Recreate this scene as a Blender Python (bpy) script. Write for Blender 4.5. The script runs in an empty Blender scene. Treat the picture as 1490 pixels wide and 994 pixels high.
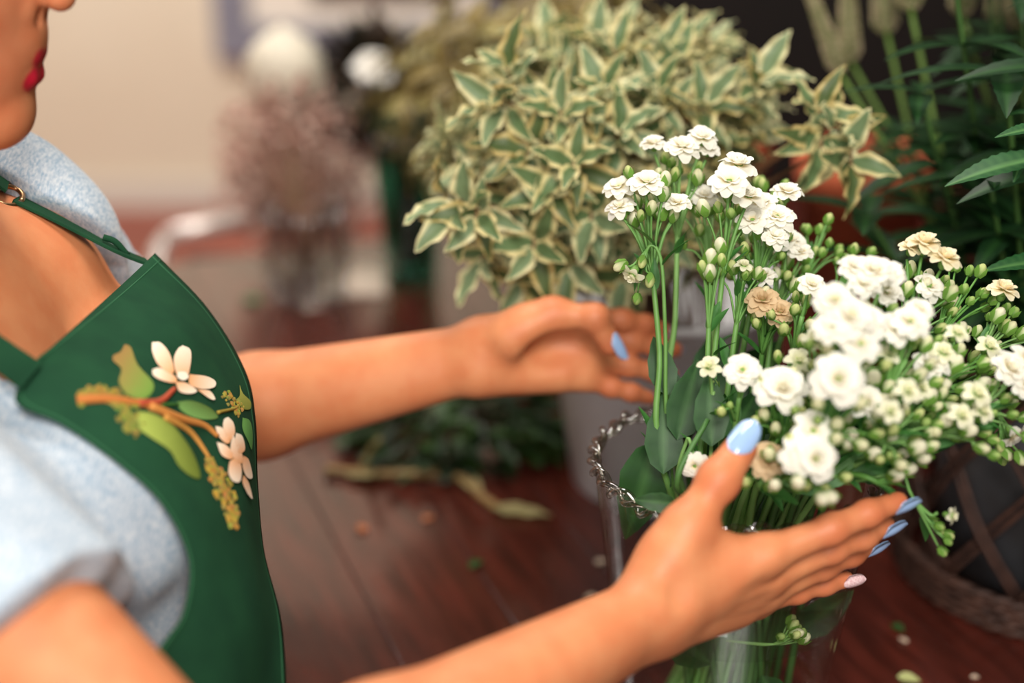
import bpy, bmesh, math, random
import numpy as np
from mathutils import Vector, Matrix
from mathutils.bvhtree import BVHTree
random.seed(7); rng = np.random.default_rng(7)
R = math.radians
# ------------------------------------------------------------------ camera
CAMZ, PITCH, F = 1.43, R(22), 1490 * 50 / 36
CP, SP = math.cos(PITCH), math.sin(PITCH)
TZ = 0.77                                    # table top height
cam_d = bpy.data.cameras.new('camera'); cam = bpy.data.objects.new('camera', cam_d)
bpy.context.scene.collection.objects.link(cam); bpy.context.scene.camera = cam
cam.location = (0, 0, CAMZ); cam.rotation_euler = (R(90) - PITCH, 0, 0)
cam_d.lens = 50; cam_d.sensor_width = 36; cam_d.clip_start = 0.01
cam_d.dof.use_dof = True; cam_d.dof.focus_distance = 0.92; cam_d.dof.aperture_fstop = 1.8
# ------------------------------------------------------------------ world, lights, exposure
sc = bpy.context.scene
sc.view_settings.view_transform = 'Standard'; sc.view_settings.look = 'None'
sc.view_settings.exposure = 0.0; sc.view_settings.gamma = 1
w = bpy.data.worlds.new('world'); sc.world = w; w.use_nodes = True
w.node_tree.nodes['Background'].inputs[0].default_value = (1.0, 0.86, 0.74, 1)
w.node_tree.nodes['Background'].inputs[1].default_value = 0.07
def area(name, loc, tgt, size, power, col):
    l = bpy.data.lights.new(name, 'AREA'); l.shape = 'RECTANGLE'; l.size = size[0]; l.size_y = size[1]
    l.energy = power; l.color = col
    o = bpy.data.objects.new(name, l); sc.collection.objects.link(o); o.location = loc
    o.rotation_euler = (Vector(tgt) - Vector(loc)).to_track_quat('-Z', 'Y').to_euler(); return o
area('window_light', (0.15, -0.75, 2.50), (0.05, 0.95, 1.0), (0.8, 0.65), 52, (1.0, 0.94, 0.87))
area('camera_side_fill', (-0.45, -1.55, 1.80), (0.1, 1.1, 0.92), (0.9, 0.7), 25, (1.0, 0.95, 0.9))  # unseen fill light added on the camera side to brighten the bucket
area('overhead_fill', (-0.1, 1.45, 2.9), (0.1, 1.4, 0.9), (0.8, 0.8), 34, (1.0, 0.94, 0.86))  # unseen fill light added overhead to lift shrub top and rear flowers
area('back_room_light', (-1.6, 2.9, 3.0), (-0.8, 4.6, 1.2), (1.6, 1.2), 104, (1.0, 0.965, 0.92))
# ------------------------------------------------------------------ helpers
col = sc.collection
def cw(x, y, z):                               # camera axes -> world
    return Vector((x, z * CP + y * SP, CAMZ + y * CP - z * SP))
def P(px, py, d):                              # photo position + distance -> world point
    return cw((px - 745) / F * d, (497 - py) / F * d, d)
def lin(c):
    r = []
    for v in c[:3]:
        v = v / 255.0 if max(c[:3]) > 1.0 else v
        r.append(v / 12.92 if v <= .04045 else ((v + .055) / 1.055) ** 2.4)
    return (*r, 1.0)
def tag(o, label=None, cat=None, group=None, kind=None):
    if label: o['label'] = label
    if cat: o['category'] = cat
    if group: o['group'] = group
    if kind: o['kind'] = kind
    return o
def empty(name, loc=(0, 0, 0), rz=0):
    o = bpy.data.objects.new(name, None); col.objects.link(o); o.location = loc
    o.rotation_euler[2] = rz; o.empty_display_size = .02; return o
def link(name, me, parent=None):
    o = bpy.data.objects.new(name, me); col.objects.link(o)
    if parent:
        o.parent = parent
        o.matrix_parent_inverse = world_of(parent).inverted()
    return o
def world_of(o):
    m = Matrix.LocRotScale(o.location, o.rotation_euler, o.scale)
    if o.parent: m = world_of(o.parent) @ o.matrix_parent_inverse @ m
    return m
def mesh(name, V, Fc, mats=None, smooth=True, colors=None, mi=None):
    me = bpy.data.meshes.new(name)
    me.from_pydata([tuple(v) for v in V], [], [tuple(f) for f in Fc])
    if mats:
        for m in (mats if isinstance(mats, (list, tuple)) else [mats]): me.materials.append(m)
    if smooth: me.polygons.foreach_set('use_smooth', [True] * len(me.polygons))
    if mi is not None: me.polygons.foreach_set('material_index', mi)
    if colors is not None:
        a = me.color_attributes.new('Col', 'FLOAT_COLOR', 'POINT')
        c = np.ones((len(V), 4), np.float32); c[:, :3] = np.asarray(colors, np.float32)[:, :3]
        a.data.foreach_set('color', c.ravel())
    me.update(); return me
class MB:                                      # collects shapes into one mesh
    def __init__(s): s.V = []; s.F = []; s.C = []; s.M = []
    def add(s, V, Fc, c=(1, 1, 1), m=0, mat=None):
        n = len(s.V)
        if mat is not None: V = [mat @ Vector(v) for v in V]
        s.V += [tuple(v) for v in V]; s.F += [tuple(i + n for i in f) for f in Fc]; s.M += [m] * len(Fc)
        if callable(c): s.C += [c(i) for i in range(len(V))]
        elif len(c) and hasattr(c[0], '__len__'): s.C += [tuple(x[:3]) for x in c]
        else: s.C += [tuple(c[:3])] * len(V)
    def tube(s, pts, rad, seg=8, c=(1, 1, 1), m=0, caps=True, flat=None):
        V, Fc = tube(pts, rad, seg, caps, flat); 
        if isinstance(c, list): c = [c[min(i // seg, len(c) - 1)] for i in range(len(V))]
        s.add(V, Fc, c, m)
    def build(s, name, mats, parent=None, smooth=True):
        return link(name, mesh(name, s.V, s.F, mats, smooth, s.C, s.M), parent)
def tube(pts, rad, seg=8, caps=True, flat=None):
    pts = [Vector(p) for p in pts]; n = len(pts)
    if not hasattr(rad, '__len__'): rad = [rad] * n
    V = []; Fc = []; up = None
    for i, p in enumerate(pts):
        t = (pts[min(i + 1, n - 1)] - pts[max(i - 1, 0)]).normalized()
        if up is None:
            up = Vector((0, 0, 1)) if abs(t.z) < .9 else Vector((0, 1, 0))
            if flat: up = Vector(flat[0])
        x = t.cross(up); x = x.normalized() if x.length > 1e-6 else t.orthogonal().normalized()
        y = x.cross(t).normalized(); up = y
        for k in range(seg):
            a = 2 * math.pi * k / seg
            fx, fy = (flat[1], flat[2]) if flat else (1, 1)
            V.append(p + rad[i] * (math.cos(a) * x * fx + math.sin(a) * y * fy))
    for i in range(n - 1):
        for k in range(seg):
            a = i * seg + k; b = i * seg + (k + 1) % seg
            Fc.append((a, b, b + seg, a + seg))
    if caps:
        Fc.append(tuple(range(seg - 1, -1, -1))); Fc.append(tuple((n - 1) * seg + k for k in range(seg)))
    return V, Fc
def crom(pts, n):                              # Catmull-Rom through points
    pts = [Vector(p) for p in pts]
    if len(pts) == 2: return [pts[0].lerp(pts[1], i / n) for i in range(n + 1)]
    e = [2 * pts[0] - pts[1]] + pts + [2 * pts[-1] - pts[-2]]; out = []
    m = len(pts) - 1
    for i in range(n + 1):
        t = i / n * m; k = min(int(t), m - 1); t -= k
        a, b, c, d = e[k:k + 4]
        out.append(.5 * ((2 * b) + (c - a) * t + (2 * a - 5 * b + 4 * c - d) * t * t + (3 * b - a - 3 * c + d) * t ** 3))
    return out
def lathe(prof, seg=48, c=(0, 0, 0), close=False):
    V = []; Fc = []
    for r, z in prof:
        for k in range(seg):
            a = 2 * math.pi * k / seg; V.append((c[0] + r * math.cos(a), c[1] + r * math.sin(a), c[2] + z))
    n = len(prof)
    for i in range(n - 1 + (1 if close else 0)):
        for k in range(seg):
            a = i * seg + k; b = i * seg + (k + 1) % seg; j = ((i + 1) % n) * seg
            Fc.append((a, b, j + (k + 1) % seg, j + k))
    if not close:
        Fc.append(tuple(range(seg - 1, -1, -1))); Fc.append(tuple((n - 1) * seg + k for k in range(seg)))
    return V, Fc
def box(x0, x1, y0, y1, z0, z1):
    V = [(x, y, z) for z in (z0, z1) for y in (y0, y1) for x in (x0, x1)]
    return V, [(0, 2, 3, 1), (4, 5, 7, 6), (0, 1, 5, 4), (2, 6, 7, 3), (0, 4, 6, 2), (1, 3, 7, 5)]
def bev(o, wd=.002, seg=2):
    m = o.modifiers.new('bevel', 'BEVEL'); m.width = wd; m.segments = seg; m.limit_method = 'ANGLE'; return o
# ------------------------------------------------------------------ materials
def mat(name, base, rough=.5, spec=.5, metal=0, sss=0, noise=None, bump=None, attr=False, trans=0, coat=0, stretch=(1, 1, 1), sheen=0):
    m = bpy.data.materials.new(name); m.use_nodes = True; nt = m.node_tree; N = nt.nodes; L = nt.links
    b = N['Principled BSDF']; b.inputs['Roughness'].default_value = rough
    b.inputs['Metallic'].default_value = metal; b.inputs['Specular IOR Level'].default_value = spec
    b.inputs['Base Color'].default_value = lin(base); b.inputs['Coat Weight'].default_value = coat
    b.inputs['Sheen Weight'].default_value = sheen
    if sss:
        b.inputs['Subsurface Weight'].default_value = sss; b.inputs['Subsurface Radius'].default_value = (1, .35, .18)
        b.inputs['Subsurface Scale'].default_value = .005
    src = None
    if attr:
        a = N.new('ShaderNodeAttribute'); a.attribute_name = 'Col'; src = a.outputs['Color']
    tc = N.new('ShaderNodeTexCoord'); mp = N.new('ShaderNodeMapping'); mp.inputs['Scale'].default_value = stretch
    L.new(tc.outputs['Object'], mp.inputs[0])
    if noise:
        sc_, amt, c2 = noise
        n = N.new('ShaderNodeTexNoise'); n.inputs['Scale'].default_value = sc_; n.inputs['Detail'].default_value = 5
        L.new(mp.outputs[0], n.inputs['Vector'])
        rp = N.new('ShaderNodeMapRange'); rp.inputs[1].default_value = .35; rp.inputs[2].default_value = .65; rp.inputs[4].default_value = amt
        L.new(n.outputs[0], rp.inputs[0])
        mx = N.new('ShaderNodeMix'); mx.data_type = 'RGBA'; L.new(rp.outputs[0], mx.inputs[0])
        if attr:
            L.new(src, mx.inputs[6])
            mm = N.new('ShaderNodeMix'); mm.data_type = 'RGBA'; mm.blend_type = 'MULTIPLY'; mm.inputs[0].default_value = 1
            L.new(src, mm.inputs[6]); mm.inputs[7].default_value = lin(c2); L.new(mm.outputs[2], mx.inputs[7])
        else:
            mx.inputs[6].default_value = lin(base); mx.inputs[7].default_value = lin(c2)
        src = mx.outputs[2]
    if src: L.new(src, b.inputs['Base Color'])
    if bump:
        n = N.new('ShaderNodeTexNoise'); n.inputs['Scale'].default_value = bump[0]; n.inputs['Detail'].default_value = 4
        L.new(mp.outputs[0], n.inputs['Vector'])
        bp = N.new('ShaderNodeBump'); bp.inputs['Strength'].default_value = bump[1]; bp.inputs['Distance'].default_value = bump[2] if len(bump) > 2 else .001
        L.new(n.outputs[0], bp.inputs['Height']); L.new(bp.outputs[0], b.inputs['Normal'])
    if trans:
        t = N.new('ShaderNodeBsdfTranslucent'); mx = N.new('ShaderNodeMixShader'); mx.inputs[0].default_value = trans
        if src: L.new(src, t.inputs[0])
        else: t.inputs[0].default_value = lin(base)
        L.new(b.outputs[0], mx.inputs[1]); L.new(t.outputs[0], mx.inputs[2]); L.new(mx.outputs[0], N['Material Output'].inputs[0])
    return m
def thin_glass(name, tint=(1, 1, 1), ior=1.5, gloss=1.0, rough=.02, body=0.0):
    m = bpy.data.materials.new(name); m.use_nodes = True; nt = m.node_tree; N = nt.nodes; L = nt.links
    N.remove(N['Principled BSDF'])
    t = N.new('ShaderNodeBsdfTransparent'); t.inputs[0].default_value = (*tint, 1)
    g = N.new('ShaderNodeBsdfGlossy'); g.inputs['Roughness'].default_value = rough
    lw = N.new('ShaderNodeLayerWeight'); lw.inputs[0].default_value = .5
    fr = N.new('ShaderNodeMath'); fr.operation = 'POWER'; fr.inputs[1].default_value = 4.0; L.new(lw.outputs['Facing'], fr.inputs[0])
    ml = N.new('ShaderNodeMath'); ml.operation = 'MULTIPLY_ADD'; ml.inputs[1].default_value = gloss; ml.inputs[2].default_value = body
    mx = N.new('ShaderNodeMixShader')
    ml.inputs[1].default_value = .55 * gloss; ml.inputs[2].default_value = .035 + body; L.new(fr.outputs[0], ml.inputs[0]); L.new(ml.outputs[0], mx.inputs[0]); L.new(t.outputs[0], mx.inputs[1]); L.new(g.outputs[0], mx.inputs[2])
    L.new(mx.outputs[0], N['Material Output'].inputs[0]); return m
M = {}
M['skin'] = mat('skin', (222, 150, 108),   .50, .35, sss=.12, attr=True, noise=(48, .4, (236, 190, 170)), bump=(420, .25, .0006))
M['shirt'] = mat('heather_cotton', (148, 170, 190), .9, .2, noise=(620, .9, (204, 210, 216)), bump=(900, .4, .0006), stretch=(1, .3, .6), sheen=.2)
M['apron'] = mat('green_canvas', (26, 62, 42), .9, .10, noise=(40, .6, (32, 74, 48)), bump=(1500, .4, .0005))
M['paint'] = mat('fabric_paint', (255, 255, 255), .7, .25, attr=True)
M['nail'] = mat('blue_nail_lacquer', (150, 180, 222), .12, .6, coat=.7)
M['pinknail'] = mat('glitter_nail_lacquer', (205, 160, 165), .2, .6, coat=.6, noise=(900, .9, (240, 215, 215)))
M['leaf'] = mat('leaf', (60, 100, 50), .5, .4, attr=True, trans=.22, noise=(60, .5, (190, 200, 170)))
M['petal'] = mat('petal', (250, 245, 225), .55, .3, attr=True, trans=.38)
M['stem'] = mat('stem', (96, 140, 70), .5, .4, attr=True, noise=(80, .4, (200, 215, 180)))
M['bark'] = mat('bark', (110, 75, 50), .8, .3, noise=(60, .8, (70, 48, 34)), bump=(200, .5, .001))
M['wicker'] = mat('wicker', (78, 52, 42), .6, .35, noise=(70, .8, (40, 25, 20)), bump=(300, .5, .0008))
M['steel'] = mat('steel', (228, 218, 210), .32, .6, metal=.5)
M['brass'] = mat('brass', (190, 150, 110), .3, .5, metal=1)
M['bucket'] = mat('enamel', (226, 226, 228), .35, .5, noise=(9, .5, (205, 203, 205)))
M['terracotta'] = mat('terracotta', (196, 98, 62), .8, .3, noise=(14, .7, (160, 78, 52)), bump=(90, .3, .001))
M['glass'] = thin_glass('clear_glass', (.965, .975, .97), 1.5, 1.3, .015, .02)
M['ropeglass'] = thin_glass('rope_glass', (.80, .78, .74), 1.5, 1.0, .06, .10)
M['crystal'] = thin_glass('cut_glass', (.93, .92, .9), 1.5, 1.0, .16, .22)
M['tealglass'] = thin_glass('teal_glass', (.40, .66, .58), 1.5, 1.3, .03, .03)
M['water'] = thin_glass('water', (.93, .96, .95), 1.33, 1.2, .01, .01)
M['hair'] = mat('hair', (48, 28, 20), .45, .5, bump=(120, .8, .003), stretch=(1, 1, .1))
sc.cycles.transparent_max_bounces = 24
# ------------------------------------------------------------------ the room
def struct(name, V, Fc, m, smooth=False):
    o = link(name, mesh(name, V, Fc, m, smooth)); tag(o, kind='structure'); return o
mw = mat('cream_wall', (214, 200, 178), .85, .2, noise=(1.5, .5, (205, 188, 164)), bump=(30, .15, .002))
mfl = mat('red_floor', (150, 78, 62), .45, .4, noise=(3, .8, (125, 62, 50)))
struct('floor', *box(-3.2, 3.2, -2.0, 4.9, -.04, 0), mfl)
struct('wall_back', *box(-3.2, 3.2, 4.8, 4.9, 0, 3.2), mw)
struct('wall_left', *box(-3.3, -3.2, -2.0, 4.9, 0, 3.2), mw)
struct('baseboard_back', *box(-3.2, 3.2, 4.775, 4.8, 0, .10), mat('white_trim', (205, 195, 182), .6))
# table: rotated planks
TA = math.atan2(.36, .93)                      # plank run leans to the left going away
tu = Vector((-math.sin(TA), math.cos(TA), 0)); tv = Vector((math.cos(TA), math.sin(TA), 0))
T0 = Vector((-.165, .86, 0))                   # point on the edge the woman sits at
mtb = mat('mahogany_plank', (84, 34, 25), .24, .55, coat=.35, noise=(9, .9, (50, 19, 13)), bump=(40, .25, .0008), stretch=(7, 1, 7))
table = tag(empty('table', T0 + tv * .7 + tu * .3, TA), 'dark red-brown wooden plank table strewn with plant cuttings', 'table')
L0, L1 = -.75, 1.12; NP = 14; PW = .105
pl0 = None
for i in range(NP):
    if pl0 is None:
        V, Fc = box(0, PW - .0008, L0, L1, -.032, 0); pl0 = mesh('plank', V, Fc, mtb, False)
    o = link('plank', pl0, table); o.parent = table; o.matrix_parent_inverse = Matrix()
    loc = Vector((-.7 + i * PW, -.3, TZ - .0002 * (i % 3))); o.location = loc
    bev(o, .0007)
def tbl_part(name, x0, x1, y0, y1, z0, z1, m):
    V, Fc = box(x0, x1, y0, y1, z0, z1); o = link(name, mesh(name, V, Fc, m, False), table)
    o.matrix_parent_inverse = Matrix(); return bev(o, .003)
XW = NP * PW
tbl_part('apron_rail', -.7 + .05, -.7 + .075, L0 - .2, L1 - .4, TZ - .12, TZ - .033, mtb)
tbl_part('apron_rail', -.7 + XW - .075, -.7 + XW - .05, L0 - .2, L1 - .4, TZ - .12, TZ - .033, mtb)
for x in (-.65, -.7 + XW - .11):
    for y in (L0 - .22, L1 - .42): tbl_part('leg', x, x + .06, y, y + .06, 0, TZ - .033, mtb)
# dark cupboard added behind on the right to keep the background dark
cb = tag(empty('backdrop', (.95, 3.05, 0)), 'added near-black cupboard standing behind the plants', 'backdrop')
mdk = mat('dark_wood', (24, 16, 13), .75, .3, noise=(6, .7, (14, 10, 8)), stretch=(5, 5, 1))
def child(name, V, Fc, m, parent, smooth=False):
    return link(name, mesh(name, V, Fc, m, smooth), parent)
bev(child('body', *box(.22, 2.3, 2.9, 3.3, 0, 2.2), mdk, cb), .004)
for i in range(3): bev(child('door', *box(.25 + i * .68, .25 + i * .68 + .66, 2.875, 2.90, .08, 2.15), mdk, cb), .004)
# picture frame on the back wall
def on_wall(px, py, Y):                        # point at world depth Y seen at px,py
    a = (497 - py) / F; z = Y / (CP + a * SP); return P(px, py, z)
pf = tag(empty('picture_frame', on_wall(480, 30, 4.79)), 'grey picture frame with a white mount on the cream wall', 'picture')
c0 = on_wall(318, 85, 4.79); c1 = on_wall(680, 60, 4.79)
fx0, fx1, fz0 = c0.x, c1.x + .15, c0.z; fz1 = fz0 + .75
mg = mat('grey_frame', (122, 120, 132), .5); mwh = mat('white_mount', (225, 215, 200), .7); mim = mat('dark_print', (50, 38, 34), .5, noise=(5, .8, (90, 60, 48)))
fw = .12
for nm, bx in (('frame_rail', (fx0, fx1, 4.74, 4.795, fz0, fz0 + fw)), ('frame_rail', (fx0, fx1, 4.74, 4.795, fz1 - fw, fz1)),
               ('frame_stile', (fx0, fx0 + fw, 4.74, 4.795, fz0 + fw, fz1 - fw)), ('frame_stile', (fx1 - fw, fx1, 4.74, 4.795, fz0 + fw, fz1 - fw))):
    bev(child(nm, *box(*bx), mg, pf), .008)
child('mount', *box(fx0 + fw, fx1 - fw, 4.76, 4.795, fz0 + fw, fz1 - fw), mwh, pf)
child('print', *box(fx0 + fw + .2, fx1 - fw - .07, 4.75, 4.76, fz0 + fw + .07, fz1 - fw - .07), mim, pf)
# chair with a tubular steel back behind the table
ch = tag(empty('chair', (-.62, 2.28, 0)), 'tubular steel chair with a dark red seat beyond the table', 'chair')
q = lambda *a: P(*a)
def tubeobj(name, pts, r, m, parent, n=24, seg=10, c=(1, 1, 1)):
    b = MB(); b.tube(crom(pts, n), r, seg, c); return b.build(name, m, parent)
pa, pb, pc, pd = P(226, 420, 2.2), P(240, 352, 2.2), P(300, 330, 2.2), P(440, 312, 2.3)
tubeobj('back_rail', [(pa.x - .02, pa.y, .46), pa, pb, pc, pd, (pd.x + .06, pd.y + .02, pd.z - .03), (pd.x + .08, pd.y + .02, .46)], .014, M['steel'], ch, 40)
mred = mat('red_vinyl', (128, 48, 40), .5, .4)
mbk = mat('black_vinyl', (26, 20, 20), .6, .3)
sx, sy = (pa.x + pd.x) / 2, pa.y + .22
for x, y in ((pa.x, pa.y + .02), (pd.x + .06, pa.y + .02), (pa.x, pa.y + .42), (pd.x + .06, pa.y + .42)):
    tubeobj('leg', [(x, y, .45), (x, y, 0)], .012, M['steel'], ch, 2)
bev(child('seat', *box(pa.x - .02, pd.x + .08, pa.y, pa.y + .44, .45, .51), mred, ch), .02)
bev(child('backrest', *box(pa.x + .05, pd.x + .02, pa.y - .01, pa.y + .015, .56, pc.z - .035), mbk, ch), .01)
# ------------------------------------------------------------------ signed distance modelling of the person
def A(v): return np.array(v, np.float32)
def rc(p, a, b, ra, rb):
    a = A(a); b = A(b); ba = b - a; pa = p - a
    h = np.clip(pa @ ba / float(ba @ ba), 0, 1)
    return np.linalg.norm(pa - h[:, None] * ba, axis=1) - (ra + h * (rb - ra))
def ell(p, c, r):
    q = (p - A(c)) / A(r); k0 = np.linalg.norm(q, axis=1); k1 = np.linalg.norm(q / A(r), axis=1)
    return k0 * (k0 - 1) / np.maximum(k1, 1e-6)
def smin(a, b, k):
    h = np.maximum(k - np.abs(a - b), 0) / k; return np.minimum(a, b) - h * h * k * .25
def smax(a, b, k): return -smin(-a, -b, k)
def surface(f, lo, hi, h, B=8):
    lo = A(lo); n = np.ceil((A(hi) - lo) / (h * B)).astype(int)
    g = np.stack(np.meshgrid(*[np.arange(k) for k in n], indexing='ij'), -1).reshape(-1, 3)
    dc = f((lo + (g + .5) * B * h).astype(np.float32))
    g = g[np.abs(dc) < h * B * .87 * 1.25 + .003]
    o = np.stack(np.meshgrid(*[np.arange(B + 1)] * 3, indexing='ij'), -1).reshape(-1, 3)
    keys = []; pos = []; edges = []
    NN = np.int64(1 << 20)
    key = lambda c: (c[:, 0].astype(np.int64) * NN + c[:, 1]) * NN + c[:, 2]
    for s in range(0, len(g), 600):
        gb = g[s:s + 600]; idx = (gb[:, None] * B + o[None]).reshape(-1, 3)
        v = f((lo + idx * h).astype(np.float32)).reshape(len(gb), B + 1, B + 1, B + 1)
        I = idx.reshape(len(gb), B + 1, B + 1, B + 1, 3)
        cor = [v[:, i:B + i, j:B + j, k:B + k] for i in (0, 1) for j in (0, 1) for k in (0, 1)]
        C = np.stack(cor, -1).reshape(-1, 8); base = I[:, :B, :B, :B].reshape(-1, 3)
        ins = C < 0; act = ins.any(1) & ~ins.all(1)
        C = C[act]; base = base[act]; ins = ins[act]
        cp = np.array([(i, j, k) for i in (0, 1) for j in (0, 1) for k in (0, 1)], np.float32)
        acc = np.zeros((len(C), 3), np.float32); cnt = np.zeros(len(C), np.float32)
        for a in range(8):
            for b in range(a + 1, 8):
                if np.abs(cp[a] - cp[b]).sum() != 1: continue
                m = ins[:, a] != ins[:, b]; t = C[:, a] / np.where(m, C[:, a] - C[:, b], 1)
                acc += np.where(m[:, None], cp[a] + t[:, None] * (cp[b] - cp[a]), 0); cnt += m
        keys.append(key(base)); pos.append(lo + (base + acc / cnt[:, None]) * h)
        for ax, cb_ in ((0, 4), (1, 2), (2, 1)):
            m = ins[:, 0] != ins[:, cb_]; edges.append((ax, base[m], ins[m, 0]))
    K = np.concatenate(keys); X = np.concatenate(pos); od = np.argsort(K); K = K[od]; X = X[od]
    Q = []
    for ax, b, s in edges:
        e1 = np.zeros(3, int); e1[(ax + 1) % 3] = 1; e2 = np.zeros(3, int); e2[(ax + 2) % 3] = 1
        ks = [key(b), key(b - e1), key(b - e1 - e2), key(b - e2)]; ii = []; ok = np.ones(len(b), bool)
        for kk in ks:
            i = np.minimum(np.searchsorted(K, kk), len(K) - 1); ok &= K[i] == kk; ii.append(i)
        q = np.stack(ii, 1); q = np.where(s[:, None], q, q[:, ::-1]); Q.append(q[ok])
    return X, np.concatenate(Q)
def sdf_obj(name, X, Q, m, parent, colors=None):
    me = bpy.data.meshes.new(name)
    me.vertices.add(len(X)); me.vertices.foreach_set('co', X.astype(np.float32).ravel())
    me.loops.add(Q.size); me.loops.foreach_set('vertex_index', Q.astype(np.int32).ravel())
    me.polygons.add(len(Q)); me.polygons.foreach_set('loop_start', np.arange(0, Q.size, 4, dtype=np.int32))
    me.update(calc_edges=True); me.polygons.foreach_set('use_smooth', [True] * len(Q)); me.materials.append(m)
    if colors is not None:
        a = me.color_attributes.new('Col', 'FLOAT_COLOR', 'POINT'); c = np.ones((len(X), 4), np.float32); c[:, :3] = colors
        a.data.foreach_set('color', c.ravel())
    return link(name, me, parent)
# --- hands: joints as photo position + distance, radii in metres
def J(*a): return np.array(P(*a), np.float32)
NH = dict(wrist=J(957, 890, .818), cmc=J(962, 838, .812),
    thumb=[J(1000, 768, .815), J(1046, 698, .82), J(1078, 652, .828)],
    index=[J(1112, 808, .828), J(1208, 771, .832), J(1262, 748, .84), J(1306, 730, .849)],
    middle=[J(1117, 836, .846), J(1208, 799, .856), J(1254, 781, .865), J(1288, 764, .872)],
    ring=[J(1112, 859, .862), J(1196, 824, .878), J(1238, 806, .886), J(1266, 792, .892)],
    pinky=[J(1096, 874, .876), J(1158, 860, .89), J(1198, 850, .896), J(1230, 843, .90)])
FH = dict(wrist=J(702, 518, 1.082), cmc=J(742, 490, 1.066),
    thumb=[J(806, 458, 1.062), J(866, 462, 1.056), J(889, 503, 1.060)],
    index=[J(852, 464, 1.098), J(905, 466, 1.104), J(938, 472, 1.112), J(964, 480, 1.122)],
    middle=[J(862, 494, 1.106), J(918, 497, 1.112), J(954, 503, 1.118), J(982, 509, 1.128)],
    ring=[J(860, 523, 1.105), J(912, 532, 1.112), J(950, 540, 1.118), J(978, 547, 1.128)],
    pinky=[J(846, 548, 1.098), J(888, 563, 1.104), J(918, 571, 1.108), J(944, 579, 1.114)])
RAD = dict(index=(.0108, .0088, .0078, .0062), middle=(.0108, .0090, .0080, .0063), ring=(.0104, .0085, .0075, .0060), pinky=(.0098, .0076, .0068, .0056))
def hand(p, H, near):
    w_ = H['wrist']; d = None
    th = H['thumb']; tr = (.0124, .0116, .0096) if near else (.0112, .0100, .0080)
    # palm: metacarpals blended
    palm = None; wside = H['index'][0] - H['pinky'][0]; wside /= np.linalg.norm(wside)
    for nme, off in (('index', .012), ('middle', .004), ('ring', -.005), ('pinky', -.013)):
        s = rc(p, w_ + wside * off, H[nme][0], .0160, .0115 if nme != 'pinky' else .0105)
        palm = s if palm is None else smin(palm, s, .014)
    # flesh across the knuckles and heel of hand
    c = (H['index'][0] + H['pinky'][0] + w_) / 3
    palm = smin(palm, rc(p, H['pinky'][0] * .75 + w_ * .25, w_ - wside * .012, .0125, .015), .012)
    thm = rc(p, H['cmc'], th[0], .0150, tr[0] + .0012)
    thm = smin(thm, rc(p, w_ + wside * .010, H['cmc'], .017, .0155), .016)
    thm = smin(thm, rc(p, (H['cmc'] + th[0]) / 2, (w_ + H['index'][0]) / 2, .0135, .011), .018)   # thenar muscle
    thm = smin(thm, rc(p, th[0], H['index'][0], .0055, .0055), .016)                              # web of skin
    palm = smin(palm, thm, .012)
    if near:
        dn_ = np.array(cw(.25, -.15, -1) - Vector((0, 0, CAMZ)), np.float32); dn_ /= np.linalg.norm(dn_)
        for nme in ('index', 'middle', 'ring'):
            a_ = w_ * .72 + H[nme][0] * .28; palm = smin(palm, rc(p, a_ + dn_ * .0135, H[nme][0] + dn_ * .0092, .0025, .0038), .005)
        palm = smax(palm, -ell(p, H['cmc'] * .62 + w_ * .38 + dn_ * .021 + wside * .002, (.009, .009, .009)), .012)
        palm = smin(palm, rc(p, w_ + dn_ * .014 + wside * .001, H['cmc'] * .3 + H['thumb'][0] * .7 + dn_ * .010, .0022, .0035), .007)
    else:
        pc2 = (H['index'][0] + H['ring'][0] + w_) / 3; cn = np.array(cw(.1, -.1, -1) - Vector((0, 0, CAMZ)), np.float32)
        palm = smax(palm, -ell(p, (H['middle'][0] * .6 + w_ * .4) + cn * .030, (.020, .020, .012)), .016)
    t = smin(rc(p, th[0], th[1], tr[0], tr[1] * .93), rc(p, th[1], th[2], tr[1], tr[2]), .006)
    t = smin(t, rc(p, th[1] * .97 + th[0] * .03, th[1] * .97 + th[2] * .03, tr[1] * 1.04, tr[1] * 1.04), .004)
    fing = t
    for nme in ('index', 'middle', 'ring', 'pinky'):
        j = H[nme]; r = RAD[nme]; s = None
        for i in range(3):
            q_ = rc(p, j[i], j[i + 1], r[i] * (.97 if i else 1), r[i + 1] * (.95 if i < 2 else 1))
            s = q_ if s is None else smin(s, q_, .004)
        s = smin(s, rc(p, j[1], j[1] + (j[2] - j[1]) * .08, r[1] * 1.02, r[1] * 1.02), .004)
        s = smin(s, rc(p, j[2] - (j[2] - j[1]) * .0, j[2] + (j[3] - j[2]) * .08, r[2] * 1.01, r[2] * 1.01), .004)
        fing = smin(fing, s, .0012)
    return smin(palm, fing, .008)
S1 = A((-.335, .655, 1.10)); E1 = A((-.132, .520, .966)); S2 = A((-.355, .975, 1.145)); E2 = A((-.28, 1.05, .93))
def forearm(p, E, H):
    W = H['wrist']; ax = W - E; ax /= np.linalg.norm(ax)
    ws = H['index'][0] - H['pinky'][0]; ws = ws - ax * (ws @ ax); ws /= np.linalg.norm(ws)
    M1 = E + (W - E) * .30
    if H is NH:
        s = smin(rc(p, M1 + ws * .010, W + ws * .0095, .034, .0178), rc(p, M1 - ws * .008, W - ws * .0095, .033, .0178), .012)
    else:
        s = smin(rc(p, M1 + ws * .008, W + ws * .0080, .034, .0170), rc(p, M1 - ws * .006, W - ws * .0080, .034, .0170), .012)
    return smin(s, rc(p, E, M1, .037, .038), .02)
Mo = A((-.2745, .845, 1.2700))                 # front of the mouth
def mo(x, y, z): return Mo + A((x, y, z))
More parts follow.
